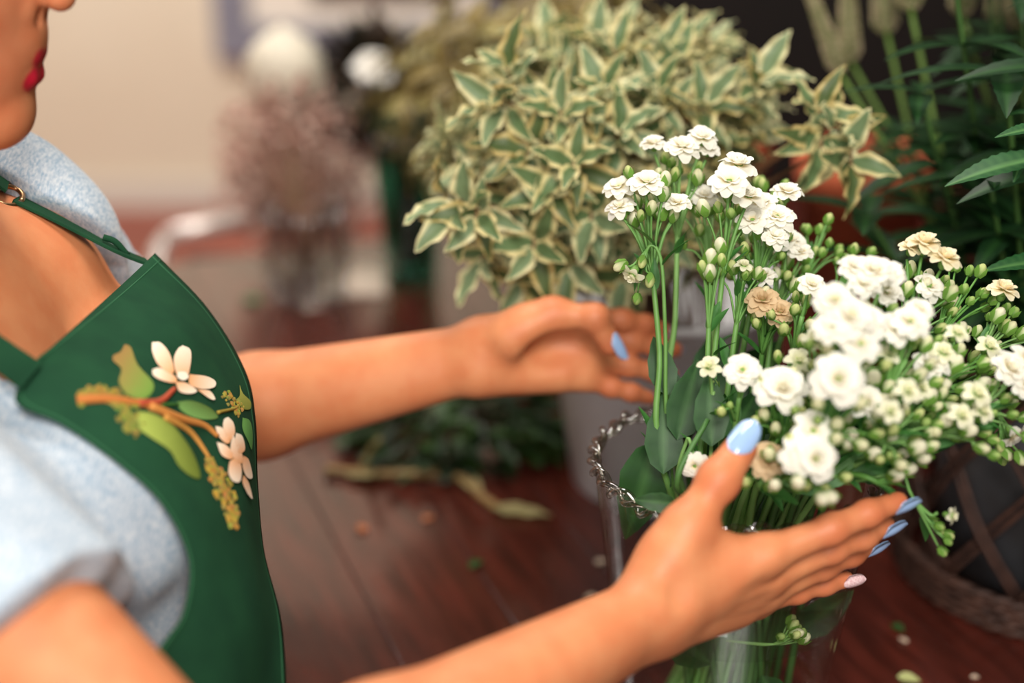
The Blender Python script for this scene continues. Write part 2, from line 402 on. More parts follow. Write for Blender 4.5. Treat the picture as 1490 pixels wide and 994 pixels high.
def lips(p):
    u = smin(rc(p, mo(-.032, -.027, -.0045), mo(-.0095, -.005, .0035), .0036, .0062), rc(p, mo(-.032, .027, -.0045), mo(-.0095, .005, .0035), .0036, .0062), .004)
    l = smin(rc(p, mo(-.032, -.025, -.0065), mo(-.0125, -.006, -.0100), .0036, .0068), rc(p, mo(-.032, .025, -.0065), mo(-.0125, .006, -.0100), .0036, .0068), .004)
    return smin(u, l, .002)
def head(p):
    s = ell(p, mo(-.100, 0, .080), (.098, .074, .100))
    s = smin(s, ell(p, mo(-.055, 0, .03), (.050, .056, .070)), .03)
    s = smin(s, ell(p, mo(-.040, 0, .002), (.029, .034, .034)), .018)
    for y in (-1, 1):
        s = smin(s, rc(p, mo(-.040, .006 * y, -.034), mo(-.105, .048 * y, .002), .0165, .021), .02)
        s = smin(s, ell(p, mo(-.050, .034 * y, .035), (.026, .022, .026)), .02)
        s = smin(s, rc(p, mo(-.020, .016 * y, .085), mo(-.038, .040 * y, .085), .008, .010), .012)
        s = smin(s, ell(p, mo(-.112, .074 * y, .055), (.016, .006, .030)), .006)
    s = smin(s, ell(p, mo(-.0320, 0, -.033), (.0155, .018, .0155)), .012)
    s = smin(s, ell(p, mo(-.0160, 0, .014), (.0135, .018, .015)), .010)
    for y in (-1, 1): s = smax(s, -ell(p, mo(-.008, .032 * y, .070), (.016, .016, .009)), .012)
    n = rc(p, mo(-.018, 0, .082), mo(.0105, 0, .0365), .0075, .0095)
    n = smin(n, rc(p, mo(-.008, -.0125, .0310), mo(-.008, .0125, .0310), .0068, .0068), .006)
    s = smin(s, n, .007)
    for y in (-1, 1): s = smax(s, -ell(p, mo(.0005, .0065 * y, .0245), (.0055, .0032, .005)), .003)
    s = smin(s, lips(p), .0035)
    return smin(s, rc(p, mo(-.120, 0, .01), (-.405, .83, 1.12), .052, .058), .025)
def torso(p):
    s = ell(p, (-.375, .815, 1.02), (.105, .150, .175))
    s = smin(s, rc(p, (-.39, .70, 1.125), (-.39, .935, 1.130), .042, .042), .06)
    for y, x in ((.735, -.254), (.895, -.262)): s = smin(s, ell(p, (x, y, 1.022), (.068, .067, .074)), .03)
    s = smin(s, ell(p, (-.335, .905, 1.100), (.062, .055, .060)), .03)
    for y in (.750, .880): s = smin(s, rc(p, (-.282, y, 1.0), (-.290, y, .86), .072, .085), .04)
    for y in (.765, .865): s = smin(s, rc(p, (-.375, y, .98), (-.385, y, .60), .100, .115), .05)
    return s
def body_f(p):
    out = np.full(len(p), .5, np.float32)
    def put(lo, hi, fn, k):
        m = ((p > A(lo)) & (p < A(hi))).all(1)
        if m.any(): out[m] = smin(out[m], fn(p[m]), k)
    lo, hi = lambda H: np.min([H['wrist']] + [x for n in ('thumb', 'index', 'middle', 'ring', 'pinky') for x in H[n]], 0) - .04, lambda H: np.max([H['wrist']] + [x for n in ('thumb', 'index', 'middle', 'ring', 'pinky') for x in H[n]], 0) + .04
    put((-9, -9, -9), (-.10, 9, 9), torso, .02)
    put((-9, .70, 1.08), (-.2, .97, 9), head, .03)
    put((-9, .4, .9), (.0, .75, 1.25), lambda q_: rc(q_, S1, E1, .046, .037), .03)
    put((-9, .85, .8), (-.1, 1.2, 1.25), lambda q_: rc(q_, S2, E2, .046, .038), .03)
    put((-.25, .4, .85), (.2, .85, 1.1), lambda q_: forearm(q_, E1, NH), .02)
    put((-.4, .85, .8), (.1, 1.15, 1.15), lambda q_: forearm(q_, E2, FH), .02)
    put(lo(NH), hi(NH), lambda q_: hand(q_, NH, True), .014)
    put(lo(FH), hi(FH), lambda q_: hand(q_, FH, False), .012)
    return out
person = tag(empty('person', (-.40, .82, 0)), 'woman in a green floral apron and light blue T-shirt arranging white flowers', 'person')
X, Q = surface(body_f, (-.50, .40, .60), (.36, 1.16, 1.50), .0019)
skin = np.tile(np.array(lin((210, 138, 94))[:3], np.float32), (len(X), 1))
red = np.array(lin((190, 98, 66))[:3], np.float32)
def tint(mask, c):
    global skin
    skin = skin * (1 - mask[:, None]) + c * mask[:, None]
dk = np.full(len(X), 1., np.float32)
for H in (NH, FH):                              # redder fingertips, knuckles
    for n in ('thumb', 'index', 'middle', 'ring', 'pinky'):
        for j in H[n][-3:]: dk = np.minimum(dk, np.linalg.norm(X - j, axis=1) / .02)
tint(np.clip(1 - dk, 0, 1) * .7, red)
tint(np.clip(1 - np.linalg.norm(X - mo(-.04, -.04, .02), axis=1) / .09, 0, 1) * .6, np.array(lin((196, 112, 84))[:3], np.float32))  # near side of face tinted redder and darker, shade painted into the skin
lm = np.clip((.0028 - lips(X)) / .0012, 0, 1) * (np.abs(X[:, 1] - Mo[1]) < .030) * (X[:, 0] > Mo[0] - .036)
tint(lm, np.array(lin((186, 24, 52))[:3], np.float32))
sdf_obj('body', X, Q, M['skin'], person, skin)
# --- T-shirt
def folds(p):
    return .0016 * np.sin(p[:, 2] * 95 + p[:, 0] * 60 + 2 * np.sin(p[:, 1] * 30)) + .0012 * np.sin(p[:, 1] * 120 - p[:, 2] * 70)
def shirt_f(p):
    s = torso(p)
    d1 = (E1 - S1) / np.linalg.norm(E1 - S1); d2 = (E2 - S2) / np.linalg.norm(E2 - S2)
    a1 = smax(rc(p, S1 + A((-.02, .02, .0)), S1 + (E1 - S1) * .62, .054, .056), (p - (S1 + (E1 - S1) * .47)) @ d1, .003)
    a2 = smax(rc(p, S2 + A((-.01, -.02, 0)), S2 + (E2 - S2) * .62, .052, .052), (p - (S2 + (E2 - S2) * .50)) @ d2, .003)
    s = smin(smin(s, a1, .03), a2, .03) - .007 + folds(p)
    s = smin(s, ell(p, (-.375, .950, 1.120), (.100, .058, .075)), .02)
    # scoop neckline
    hole = np.maximum(np.where(p[:, 1] > .82, p[:, 1] - .910 - np.clip((1.165 - p[:, 2]) * .7, 0, .045), .739 - p[:, 1]), 1.045 - p[:, 2])
    return smax(s, -hole, .004)
X, Q = surface(shirt_f, (-.54, .46, .62), (-.13, 1.14, 1.26), .0028)
sdf_obj('t_shirt', X, Q, M['shirt'], person)
# --- hair and eyes (above the picture)
def hair_f(p):
    s = ell(p, mo(-.112, 0, .088), (.102, .086, .108))
    cut = np.maximum(p[:, 0] - (Mo[0] - .062), (Mo[2] + .105) - p[:, 2])
    s = smax(s, np.minimum(p[:, 0] - (Mo[0] - .070), .99) - np.clip((p[:, 2] - Mo[2] - .08) * 1.0, 0, .08), .006)
    s = smin(s, ell(p, mo(-.205, 0, .10), (.035, .035, .035)), .02)
    return s - .002 * np.sin(p[:, 2] * 260 + p[:, 0] * 140)
X, Q = surface(hair_f, (-.56, .73, 1.20), (-.25, .96, 1.50), .0035); sdf_obj('hair', X, Q, M['hair'], person)
meye = mat('eye', (235, 230, 225), .1, .6)
for y in (-1, 1):
    V, Fc = lathe([(.011 * math.sin(a), -.011 * math.cos(a)) for a in [i * math.pi / 8 for i in range(1, 8)]], 16, tuple(mo(-.026, .031 * y, .068)))
    child('eye', V, Fc, meye, person, True)
# --- fingernails
def nail(c, d, n, ln, wd, m, curve=.26):
    d = Vector(d).normalized(); n = Vector(n); n = (n - d * n.dot(d)).normalized(); s = d.cross(n)
    V = []; U_, W_ = 12, 8; b = MB()
    for lay in (0, 1):
        for i in range(U_ + 1):
            u = i / U_; wf = (math.sin(math.pi * min(u * 1.15 + .10, .5)) if u < .35 else 1) * (1 - max(0, (u - .50) / .52) ** 2.2) ** .5 if u < 1 else .12
            for k in range(W_ + 1):
                t = (k / W_ * 2 - 1); x = t * wd / 2 * wf
                z = -curve * wd * (x / (wd / 2)) ** 2 - .0025 * (u - .4) ** 2 * 2 + (.0009 if lay else -.0003)
                V.append(Vector(c) + d * (u - .5) * ln + s * x + n * z)
    n0 = (U_ + 1) * (W_ + 1); Fc = []
    for i in range(U_):
        for k in range(W_):
            a = i * (W_ + 1) + k; Fc.append((a, a + 1, a + W_ + 2, a + W_ + 1)[::-1]); Fc.append((n0 + a, n0 + a + 1, n0 + a + W_ + 2, n0 + a + W_ + 1))
    for i in range(U_):
        for k in (0, W_):
            a = i * (W_ + 1) + k; Fc.append((a, a + W_ + 1, n0 + a + W_ + 1, n0 + a))
    for k in range(W_):
        for i in (0, U_):
            a = i * (W_ + 1) + k; Fc.append((a, a + 1, n0 + a + 1, n0 + a))
    o = child('fingernail', V, Fc, m, person, True)
    return o
def cdir(x, y, z): return cw(x, y, z) - Vector((0, 0, CAMZ))
def tipnail(H, f, n, r, ln, wd, m, ov=.004):
    a, b = Vector(H[f][-2]), Vector(H[f][-1]); d = (b - a).normalized(); n = Vector(n); n = (n - d * n.dot(d)).normalized()
    c = b + n * (r + .0006) + d * ov; return nail(c, d, n, ln, wd, m)
tag(tipnail(NH, 'thumb', cdir(-.30, .28, -.95), .0096, .0250, .0160, M['nail'], .0035), 'glossy pale blue thumbnail of the near hand')
dn = cdir(.25, -.75, -.6)
tipnail(NH, 'index', dn, .0062, .020, .0105, M['nail'], .004)
tipnail(NH, 'middle', dn, .0063, .020, .0105, M['nail'], .003)
tipnail(NH, 'ring', cdir(.25, -.5, -.3), .0060, .018, .010, M['nail'], .003)
tag(tipnail(NH, 'pinky', cdir(.2, -.35, -.9), .0052, .016, .0085, M['pinknail'], .004), 'glittery pink fingernail of the little finger')
tipnail(FH, 'thumb', cdir(.72, .25, -.62), .0080, .022, .0125, M['nail'], .003)
for f in ('index', 'middle', 'ring', 'pinky'): tipnail(FH, f, cdir(0, .1, 1), .0058, .016, .0095, M['nail'], .004)
# --- apron
rows = [[(57, 520, .80), (100, 484, .835), (143, 446, .875), (186, 407, .92), (225, 369, .965)],
        [(22, 582, .775), (110, 545, .80), (195, 508, .845), (262, 470, .90), (302, 450, .965)],
        [(88, 617, .772), (170, 598, .79), (245, 578, .83), (310, 556, .89), (356, 540, .955)],
        [(165, 669, .772), (220, 660, .79), (275, 645, .83), (335, 628, .875), (371, 612, .94)],
        [(235, 732, .778), (275, 728, .795), (315, 720, .825), (352, 710, .865), (374, 700, .92)],
        [(274, 812, .782), (305, 810, .795), (338, 806, .82), (365, 800, .85), (384, 800, .895)],
        [(268, 888, .772), (305, 890, .785), (345, 890, .81), (382, 890, .84), (408, 893, .88)],
        [(243, 932, .757), (290, 945, .772), (340, 958, .80), (385, 968, .83), (415, 975, .86)],
        [(190, 1010, .735), (260, 1030, .755), (330, 1050, .785), (380, 1060, .82), (414, 1070, .85)],
        [(150, 1110, .73), (230, 1135, .745), (310, 1160, .775), (370, 1170, .81), (404, 1180, .84)],
        [(130, 1250, .75), (210, 1270, .765), (290, 1290, .79), (350, 1300, .82), (385, 1310, .85)]]
NU, NV = 36, 90
cols = [crom([P(*r[k]) for r in rows], NV) for k in range(5)]
AG = np.array([[list(v) for v in crom([cols[k][i] for k in range(5)], NU)] for i in range(NV + 1)], np.float32)
G = AG.reshape(-1, 3)
def shove(G, f, gap, it=12):
    for _ in range(it):
        s = f(G); e = 1e-3
        g = np.stack([f(G + A([e if a == b else 0 for b in range(3)])) - s for a in range(3)], 1) / e
        g /= np.maximum(np.linalg.norm(g, axis=1), 1e-4)[:, None]
        m = s < gap; G = G + np.where(m[:, None], g * (gap - s)[:, None] * .8, 0)
    return G
def nohole(p):
    return np.minimum(torso(p) - .009, 1)
G = shove(G, nohole, .0012).astype(np.float32)
# small waves
GV = G.reshape(NV + 1, NU + 1, 3)
for _ in range(3): GV[1:-1, 1:-1] = (GV[1:-1, 1:-1] * 2 + GV[:-2, 1:-1] + GV[2:, 1:-1] + GV[1:-1, :-2] + GV[1:-1, 2:]) / 6
vv = np.linspace(0, 1, NV + 1)[:, None]; uu = np.linspace(0, 1, NU + 1)[None]
GV[..., 0] += (.0025 * np.sin(uu * 9 + vv * 5) * np.clip(vv * 3 - 1.3, 0, 1))
Fa = [(i * (NU + 1) + k, i * (NU + 1) + k + 1, (i + 1) * (NU + 1) + k + 1, (i + 1) * (NU + 1) + k) for i in range(NV) for k in range(NU)]
Va = [Vector(v) for v in GV.reshape(-1, 3).tolist()]
apron = child('apron', Va, Fa, M['apron'], person, True)
so = apron.modifiers.new('thickness', 'SOLIDIFY'); so.thickness = .0012; so.offset = 0
bvh = BVHTree.FromPolygons(Va, Fa)
camo = Vector((0, 0, CAMZ))
def hit(px, py, off=.0014, tree=None):
    d = (P(px, py, 1.0) - camo).normalized(); h = (tree or bvh).ray_cast(camo, d)
    if h[0] is None: return None
    n = h[1] if h[1].dot(d) < 0 else -h[1]
    return h[0] + n * off
# hem stitching along the bib edges
for k in (1, NU - 1):
    pts = [Va[i * (NU + 1) + k] for i in range(0, NV + 1)]
    pts = [p + (camo - p).normalized() * .0010 for p in pts]
    b = MB(); b.tube(pts, .0006, 5, lin((40, 92, 60))[:3]); b.build('hem_seam', M['paint'], apron)
b = MB(); b.tube([Va[(NU + 1) + k] + (camo - Va[(NU + 1) + k]).normalized() * .001 for k in range(NU + 1)], .0006, 5, lin((40, 92, 60))[:3]); b.build('hem_seam', M['paint'], apron)
# printed flowers, flat fabric paint lying on the bib
def blob(name, outline, c1, c2, grad, off=.0012, n=36):
    pts = [Vector((x, y, 0)) for x, y in outline]; L = crom(pts + [pts[0]], n)[:-1]
    cx = sum(p.x for p in L) / n; cy = sum(p.y for p in L) / n
    V = []; C = []; Fc = []; R_ = 6
    gx, gy = grad; ext = [(p.x - cx) * gx + (p.y - cy) * gy for p in L]; lo_, hi_ = min(ext), max(ext)
    for r in range(R_ + 1):
        for p in L:
            x = cx + (p.x - cx) * r / R_; y = cy + (p.y - cy) * r / R_
            h = hit(x, y, off)
            if h is None: h = hit(min(x, 366), y, off) or hit(340, y, off)
            V.append(h); t = (((x - cx) * gx + (y - cy) * gy) - lo_) / max(hi_ - lo_, 1e-5)
            t = min(max(t + random.uniform(-.04, .04), 0), 1); e = .85 if r == R_ else 1
            C.append([(c1[i] * (1 - t) + c2[i] * t) * e for i in range(3)])
    for r in range(R_):
        for k in range(n):
            a = r * n + k; bq = r * n + (k + 1) % n; Fc.append((a, bq, bq + n, a + n))
    return link(name, mesh(name, V, Fc, M['paint'], True, C), apron)
def z6(pts): return [(90 + x * .3119, 480 + y * .3119) for x, y in pts]      # coordinates read off an enlarged view
CRM, PCH = lin((252, 236, 214)), lin((238, 170, 115)); GR1, GR2 = lin((120, 150, 60)), lin((58, 108, 44)); BR = lin((170, 100, 50)); OL = lin((150, 128, 52))
def line(name, pts, r, c, rr=None):
    b = MB(); H_ = [hit(x, y, .0012) for x, y in [(p.x, p.y) for p in crom([Vector((x, y, 0)) for x, y in z6(pts)], 20)]]
    H_ = [h for h in H_ if h]; n = len(H_); b.tube(H_, [r * (1 - .5 * i / n) for i in range(n)], 6, c[:3]); b.build(name, M['paint'], apron)
for pts, r, c in (([(70, 335), (200, 330), (330, 345), (420, 365)], .0032, lin((186, 112, 52))), ([(350, 350), (450, 340), (520, 280)], .0028, lin((176, 76, 50))),
               ([(400, 360), (560, 420), (660, 450), (720, 500)], .0028, lin((196, 130, 64))), ([(470, 410), (590, 480), (680, 600)], .0024, lin((190, 134, 62))),
               ([(460, 355), (540, 350)], .0012, GR2), ([(720, 390), (800, 370), (820, 350)], .0012, OL)):
    line('painted_twig', pts, r, c)
blob('painted_leaf', z6([(290, 75), (320, 90), (350, 170), (420, 250), (415, 300), (370, 330), (300, 310), (262, 250), (275, 190), (235, 150), (240, 125), (270, 110)]), lin((150, 110, 60)), lin((110, 150, 62)), (1, .6))
blob('painted_leaf', z6([(345, 385), (420, 395), (500, 440), (560, 510), (610, 590), (640, 690), (600, 690), (540, 640), (500, 570), (430, 520), (360, 470), (340, 420)]), lin((165, 180, 84)), lin((104, 122, 44)), (1, -.2))
blob('painted_leaf', z6([(530, 340), (600, 335), (680, 365), (722, 412), (660, 422), (590, 405), (545, 375)]), lin((120, 165, 90)), lin((84, 110, 50)), (.6, -1))
blob('painted_leaf', z6([(822, 260), (838, 300), (872, 335), (872, 370), (840, 372), (805, 335), (822, 310)]), lin((170, 170, 80)), lin((130, 140, 60)), (0, 1))
blob('painted_leaf', z6([(835, 412), (868, 425), (882, 480), (878, 560), (860, 520), (835, 465)]), lin((110, 175, 90)), lin((70, 130, 66)), (1, 0))
def petal_(o, toward):
    o = z6(o); tx, ty = z6([toward])[0]; cx = sum(a for a, _ in o) / len(o); cy = sum(a for _, a in o) / len(o)
    blob('painted_petal', o, CRM[:3], PCH[:3], (tx - cx, ty - cy), .0018, 28)
for o in ([(415, 68), (455, 70), (495, 120), (515, 200), (490, 210), (440, 170), (415, 110)], [(555, 80), (590, 100), (592, 160), (570, 240), (530, 225), (513, 150), (530, 100)],
          [(415, 195), (450, 188), (520, 225), (520, 255), (460, 245), (420, 222)], [(585, 215), (660, 222), (705, 245), (700, 275), (640, 283), (585, 260)],
          [(520, 250), (570, 255), (620, 290), (590, 305), (540, 295)], [(620, 285), (680, 292), (705, 330), (680, 328)]): petal_(o, (555, 245))
blob('painted_petal', z6([(530, 205), (565, 205), (580, 230), (555, 245), (528, 230)]), CRM[:3], CRM[:3], (0, 1), .0021, 20)
for o in ([(765, 412), (790, 440), (795, 490), (770, 520), (742, 470), (745, 425)], [(705, 455), (740, 465), (775, 520), (755, 535), (720, 500)], [(712, 530), (750, 540), (785, 575), (780, 608), (735, 590)],
          [(800, 485), (830, 500), (842, 560), (815, 580), (795, 530)], [(770, 620), (800, 600), (825, 640), (820, 710), (785, 710), (765, 670)], [(835, 590), (860, 610), (877, 690), (850, 690), (830, 640)],
          [(835, 680), (860, 720), (877, 790), (855, 770), (830, 715)], [(785, 490), (820, 560), (835, 620), (800, 620), (775, 560)]): petal_(o, (808, 590))
def dabs(spots, n, r, c, seed):
    rnd = random.Random(seed); b = MB()
    for i in range(n):
        t = rnd.random() * (len(spots) - 1); k = int(t); t -= k
        x = spots[k][0] * (1 - t) + spots[min(k + 1, len(spots) - 1)][0] * t; y = spots[k][1] * (1 - t) + spots[min(k + 1, len(spots) - 1)][1] * t
        w_ = spots[k][2]; x += rnd.gauss(0, w_); y += rnd.gauss(0, w_); h = hit(*z6([(x, y)])[0], .0010)
        if h is None: continue
        nrm = (camo - h).normalized(); s = nrm.orthogonal().normalized(); t2 = nrm.cross(s); rr = r * rnd.uniform(.5, 1.2); cc = [v * rnd.uniform(.6, 1.15) for v in c[:3]]
        V = [h + nrm * .0005] + [h + rr * (math.cos(a) * s + math.sin(a) * t2) for a in [j * math.pi / 3 for j in range(6)]]
        b.add(V, [(0, 1 + j, 1 + (j + 1) % 6) for j in range(6)], tuple(cc))
    tag(b.build('painted_dabs', M['paint'], apron), kind='stuff')
dabs([(90, 330, 14), (150, 290, 18), (220, 320, 18), (290, 350, 16)], 150, .0016, OL, 1)
dabs([(290, 350, 18), (310, 420, 22), (330, 480, 14)], 110, .0016, lin((130, 130, 50)), 2)
dabs([(670, 610, 8), (710, 660, 22), (740, 740, 22), (775, 820, 14), (792, 920, 5)], 150, .0020, lin((156, 130, 50)), 3)
dabs([(745, 290, 8), (790, 340, 14), (820, 395, 8)], 60, .0014, OL, 4)
# straps
def ribbon(name, pts, wd, th, nrm, m, parent, n=40):
    c = crom(pts, n); V = []; Fc = []
    for i, p in enumerate(c):
        t = (c[min(i + 1, n)] - c[max(i - 1, 0)]).normalized(); nn = Vector(nrm[0]).lerp(Vector(nrm[1]), i / n); s = t.cross(nn).normalized(); nn = s.cross(t).normalized()
        for a, b_ in ((-1, -1), (1, -1), (1, 1), (-1, 1)): V.append(p + s * a * wd / 2 + nn * b_ * th / 2)
    for i in range(n):
        for k in range(4): Fc.append((i * 4 + k, i * 4 + (k + 1) % 4, i * 4 + 4 + (k + 1) % 4, i * 4 + 4 + k))
    Fc += [(0, 1, 2, 3), (n * 4 + 3, n * 4 + 2, n * 4 + 1, n * 4)]
    return child(name, V, Fc, m, parent)
up = (.5, -.25, 1)
bev(ribbon('strap', [P(214, 382, .962), P(170, 364, .950), P(120, 338, .944), P(70, 312, .938), P(24, 290, .934)], .020, .0022, ((.6, .4, 1), (.8, .2, 1)), M['apron'], apron), .0005)
bev(ribbon('strap', [P(10, 272, .93), P(-40, 240, .92), P(-120, 205, .925), P(-190, 205, .94)], .022, .0022, ((.8, .2, 1), (0, 0, 1)), M['apron'], apron), .0005)
bev(ribbon('strap', [P(45, 548, .786), P(5, 518, .782), P(-60, 470, .79), P(-140, 400, .83), P(-190, 330, .88)], .024, .0022, ((.8, -.3, .6), (.2, 0, 1)), M['apron'], apron), .0005)
cc = P(12, 285, .93); ring = []
for i in range(25):
    a = i / 24 * 2 * math.pi; ring.append(cc + Vector((.6, 0, -.35)).normalized() * .0085 * math.cos(a) + Vector((.1, 1, .1)).normalized() * .013 * math.sin(a))
b = MB(); b.tube(ring, .0019, 8); b.build('strap_ring', M['brass'], apron)
fold = [P(150, 345, .944), P(168, 352, .947), P(186, 372, .952), P(172, 372, .949), P(155, 362, .945)]
b = MB(); b.tube(crom(fold[:3], 10), .0022, 6, (1, 1, 1)); b.build('strap_tab', M['apron'], apron)
# ------------------------------------------------------------------ plants: shared pieces
def cv(c): return lin(c)[:3]
def leafmesh(name, ln, wd, center, edge, wavy=0.0, rim=.72, fold=.25, droop=.35, n=8, w=6, serr=0, vein=None):
    V = []; C = []; Fc = []
    ce, ed = cv(center), cv(edge)
    for i in range(n + 1):
        u = i / n; half = wd / 2 * (math.sin(math.pi * u ** .75) ** .85 if 0 < u < 1 else .02)
        if serr: half *= 1 + (serr if i % 2 else -serr)
        for k in range(w + 1):
            t = k / w * 2 - 1
            y = t * half; z = fold * abs(y) - droop * ln * u * u * .5
            z += wavy * wd * math.sin(u * 17 + (0 if t > 0 else 1.7)) * abs(t) ** 2
            V.append((y, u * ln, z)); f = 1 if abs(t) > rim else 0
            cc = ed if f or u > .93 else ce
            if vein and k == w // 2: cc = cv(vein)
            if vein and i % 2 == 0 and not f: cc = [a * .8 + b * .2 for a, b in zip(cc, cv(vein))]
            C.append(cc)
    for i in range(n):
        for k in range(w):
            a = i * (w + 1) + k; Fc.append((a, a + 1, a + w + 2, a + w + 1))
    return mesh(name, V, Fc, M['leaf'], True, C)
def orient(d, up=Vector((0, 0, 1)), roll=0):
    y = Vector(d).normalized(); x = y.cross(up); x = x.normalized() if x.length > 1e-4 else y.orthogonal().normalized(); z = x.cross(y)
    return Matrix((x, y, z)).transposed() @ Matrix.Rotation(roll, 3, 'Y')
def put(name, me, parent, loc, rot, s=1.0, inv=None):
    o = bpy.data.objects.new(name, me); col.objects.link(o); o.parent = parent; o.matrix_parent_inverse = inv
    o.matrix_local = Matrix.Translation(Vector(loc)) @ rot.to_4x4() @ Matrix.Scale(s, 4) if False else o.matrix_local
    o.location = loc; o.rotation_euler = rot.to_euler(); o.scale = (s, s, s); return o
def rv(rnd): 
    v = Vector((rnd.gauss(0, 1), rnd.gauss(0, 1), rnd.gauss(0, 1))); return v.normalized()
def foliage(plant, leaves, meshes, limit, stuffname='foliage_mass'):   # leaves: (loc, rot3, scale, mesh index)
    inv = world_of(plant).inverted()
    leaves.sort(key=lambda l: (l[0] - camo).length / l[2])
    for loc, rot, s, k in leaves[:limit]: put('leaf', meshes[k], plant, loc, rot, s, inv)
    rest = leaves[limit:]
    if rest:
        VV, FF, CC = [], [], []
        data = []
        for me in meshes:
            v = np.empty(len(me.vertices) * 3, np.float32); me.vertices.foreach_get('co', v)
            c = np.empty(len(me.vertices) * 4, np.float32); me.color_attributes['Col'].data.foreach_get('color', c)
            f = np.empty(len(me.polygons) * 4, np.int32); me.polygons.foreach_get('vertices', f)
            data.append((v.reshape(-1, 3), f.reshape(-1, 4), c.reshape(-1, 4)))
        off = 0
        for loc, rot, s, k in rest:
            v, f, c = data[k]; VV.append(v @ np.array(rot).T * s + np.array(loc)); FF.append(f + off); CC.append(c); off += len(v)
        me = mesh(stuffname, np.concatenate(VV).tolist(), np.concatenate(FF).tolist(), M['leaf'], True, np.concatenate(CC))
        tag(link(stuffname, me, plant), kind='stuff')
# --- variegated shrub in the white bucket
BC = Vector((.148, 1.275, TZ))
bk = tag(empty('bucket', BC), 'white enamel bucket behind the glass vase, holding the variegated branches', 'bucket')
prof = [(.084, 0), (.088, .002), (.116, .196), (.119, .197), (.119, .202), (.115, .202), (.112, .198), (.085, .006)]
V, Fc = lathe(prof, 64, BC); child('body', V, Fc, M['bucket'], bk, True)
V, Fc = lathe([(.1165, .196), (.1205, .198), (.1205, .203), (.1165, .205)], 64, BC, True); child('rim', V, Fc, M['bucket'], bk, True)
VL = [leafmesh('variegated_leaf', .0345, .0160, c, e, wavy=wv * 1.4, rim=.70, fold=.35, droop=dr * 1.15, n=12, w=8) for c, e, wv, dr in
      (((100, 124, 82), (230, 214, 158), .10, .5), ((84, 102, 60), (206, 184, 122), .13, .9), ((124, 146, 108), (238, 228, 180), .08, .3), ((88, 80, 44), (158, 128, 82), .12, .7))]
sh = tag(empty('variegated_shrub', BC + Vector((0, 0, .01))), 'bushy branches of cream-edged wavy green leaves standing in the white bucket', 'plant')
rnd = random.Random(11); leaves = []; tips = []
SC = P(895, 235, 1.235)
def rosette(p, axis, n, s, dim=0):
    axis = Vector(axis).normalized(); x = axis.orthogonal().normalized(); y = axis.cross(x)
    for i in range(n):
        a = i * 2.4 + rnd.random() * .5; tl = .30 + .85 * (i / n); r_ = math.cos(a) * x + math.sin(a) * y
        d = axis * math.cos(tl * 1.35) + r_ * math.sin(tl * 1.35)
        loc = p - axis * (.003 + .022 * i / n) + r_ * .002
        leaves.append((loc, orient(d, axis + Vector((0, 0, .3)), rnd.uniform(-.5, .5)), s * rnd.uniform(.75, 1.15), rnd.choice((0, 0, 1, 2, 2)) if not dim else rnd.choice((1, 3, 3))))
    tips.append((p, axis))
for i in range(150):
    d = rv(rnd)
    if d.y > .45: d.y = -d.y
    if d.x > .72 and d.z < .3: d.x = -d.x
    if d.z < -.55 and rnd.random() < .6: d.z = -d.z
    rad = rnd.uniform(.80, 1.03)
    c = SC + Vector((d.x * .150, d.y * .125, d.z * .118)) * rad
    rosette(c, Vector((d.x, d.y * .8 - .15, d.z * .8 + .35)), rnd.randint(6, 9), rnd.uniform(.85, 1.15))
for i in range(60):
    d = rv(rnd); c = SC + Vector((d.x * .115, d.y * .085, d.z * .095)); rosette(c, d + Vector((0, 0, .4)), 7, 1.0, 1)  # inner rosettes in browner leaves, the shrub's inner shade put into their colour
for px, py, d, ax, n in ((692, 318, 1.06, (-.3, -.9, -.1), 8), (655, 312, 1.06, (-.6, -.8, -.1), 6), (640, 298, 1.07, (-.8, -.4, .3), 4), (776, 362, 1.09, (-.2, -.9, -.1), 8), (738, 100, 1.09, (-.3, -.5, .8), 8), (715, 150, 1.08, (-.6, -.6, .3), 8),
                         (1192, 158, 1.07, (.1, -.6, .8), 6), (1225, 185, 1.06, (.4, -.8, .3), 6), (1240, 240, 1.06, (.3, -.9, -.2), 6), (1195, 215, 1.07, (.1, -.9, -.2), 5), (1110, 110, 1.12, (.3, -.4, .8), 8),
                         (800, 275, 1.07, (-.2, -.9, .3), 9), (835, 240, 1.06, (-.1, -.9, .4), 9), (765, 225, 1.08, (-.4, -.8, .3), 9), (815, 160, 1.08, (-.2, -.6, .8), 9), (895, 70, 1.13, (0, -.3, 1), 8), (985, 85, 1.14, (.1, -.2, 1), 8), (905, 190, 1.08, (.1, -.7, .6), 9), (960, 130, 1.11, (.1, -.6, .7), 9),
                         (700, 380, 1.13, (-.4, -.6, -.3), 7), (860, 320, 1.09, (-.1, -.8, 0), 8), (740, 300, 1.12, (-.4, -.7, 0), 8), (830, 395, 1.12, (0, -.6, -.4), 7), (760, 410, 1.14, (-.2, -.6, -.4), 7), (880, 130, 1.10, (0, -.6, .8), 9), (1030, 150, 1.12, (.2, -.6, .7), 9), (910, 410, 1.15, (0, -.8, -.3), 7)):
    rosette(P(px, py, d), ax, n, 1.12)
b = MB()
for p, ax in tips:
    if rnd.random() < .62 or (p - SC).length > .17:
        base = BC + Vector((rnd.uniform(-.03, .03), rnd.uniform(-.03, .03), .12)); mid = base.lerp(p, .55) * .5 + (SC + Vector((0, 0, -.06))) * .5
        b.tube(crom([base, mid, p - ax * .03, p], 10), [.0024 - .0016 * i / 10 for i in range(11)], 5, cv((120, 82, 58)))
tag(b.build('twigs', M['stem'], sh), kind='stuff')
b = MB()
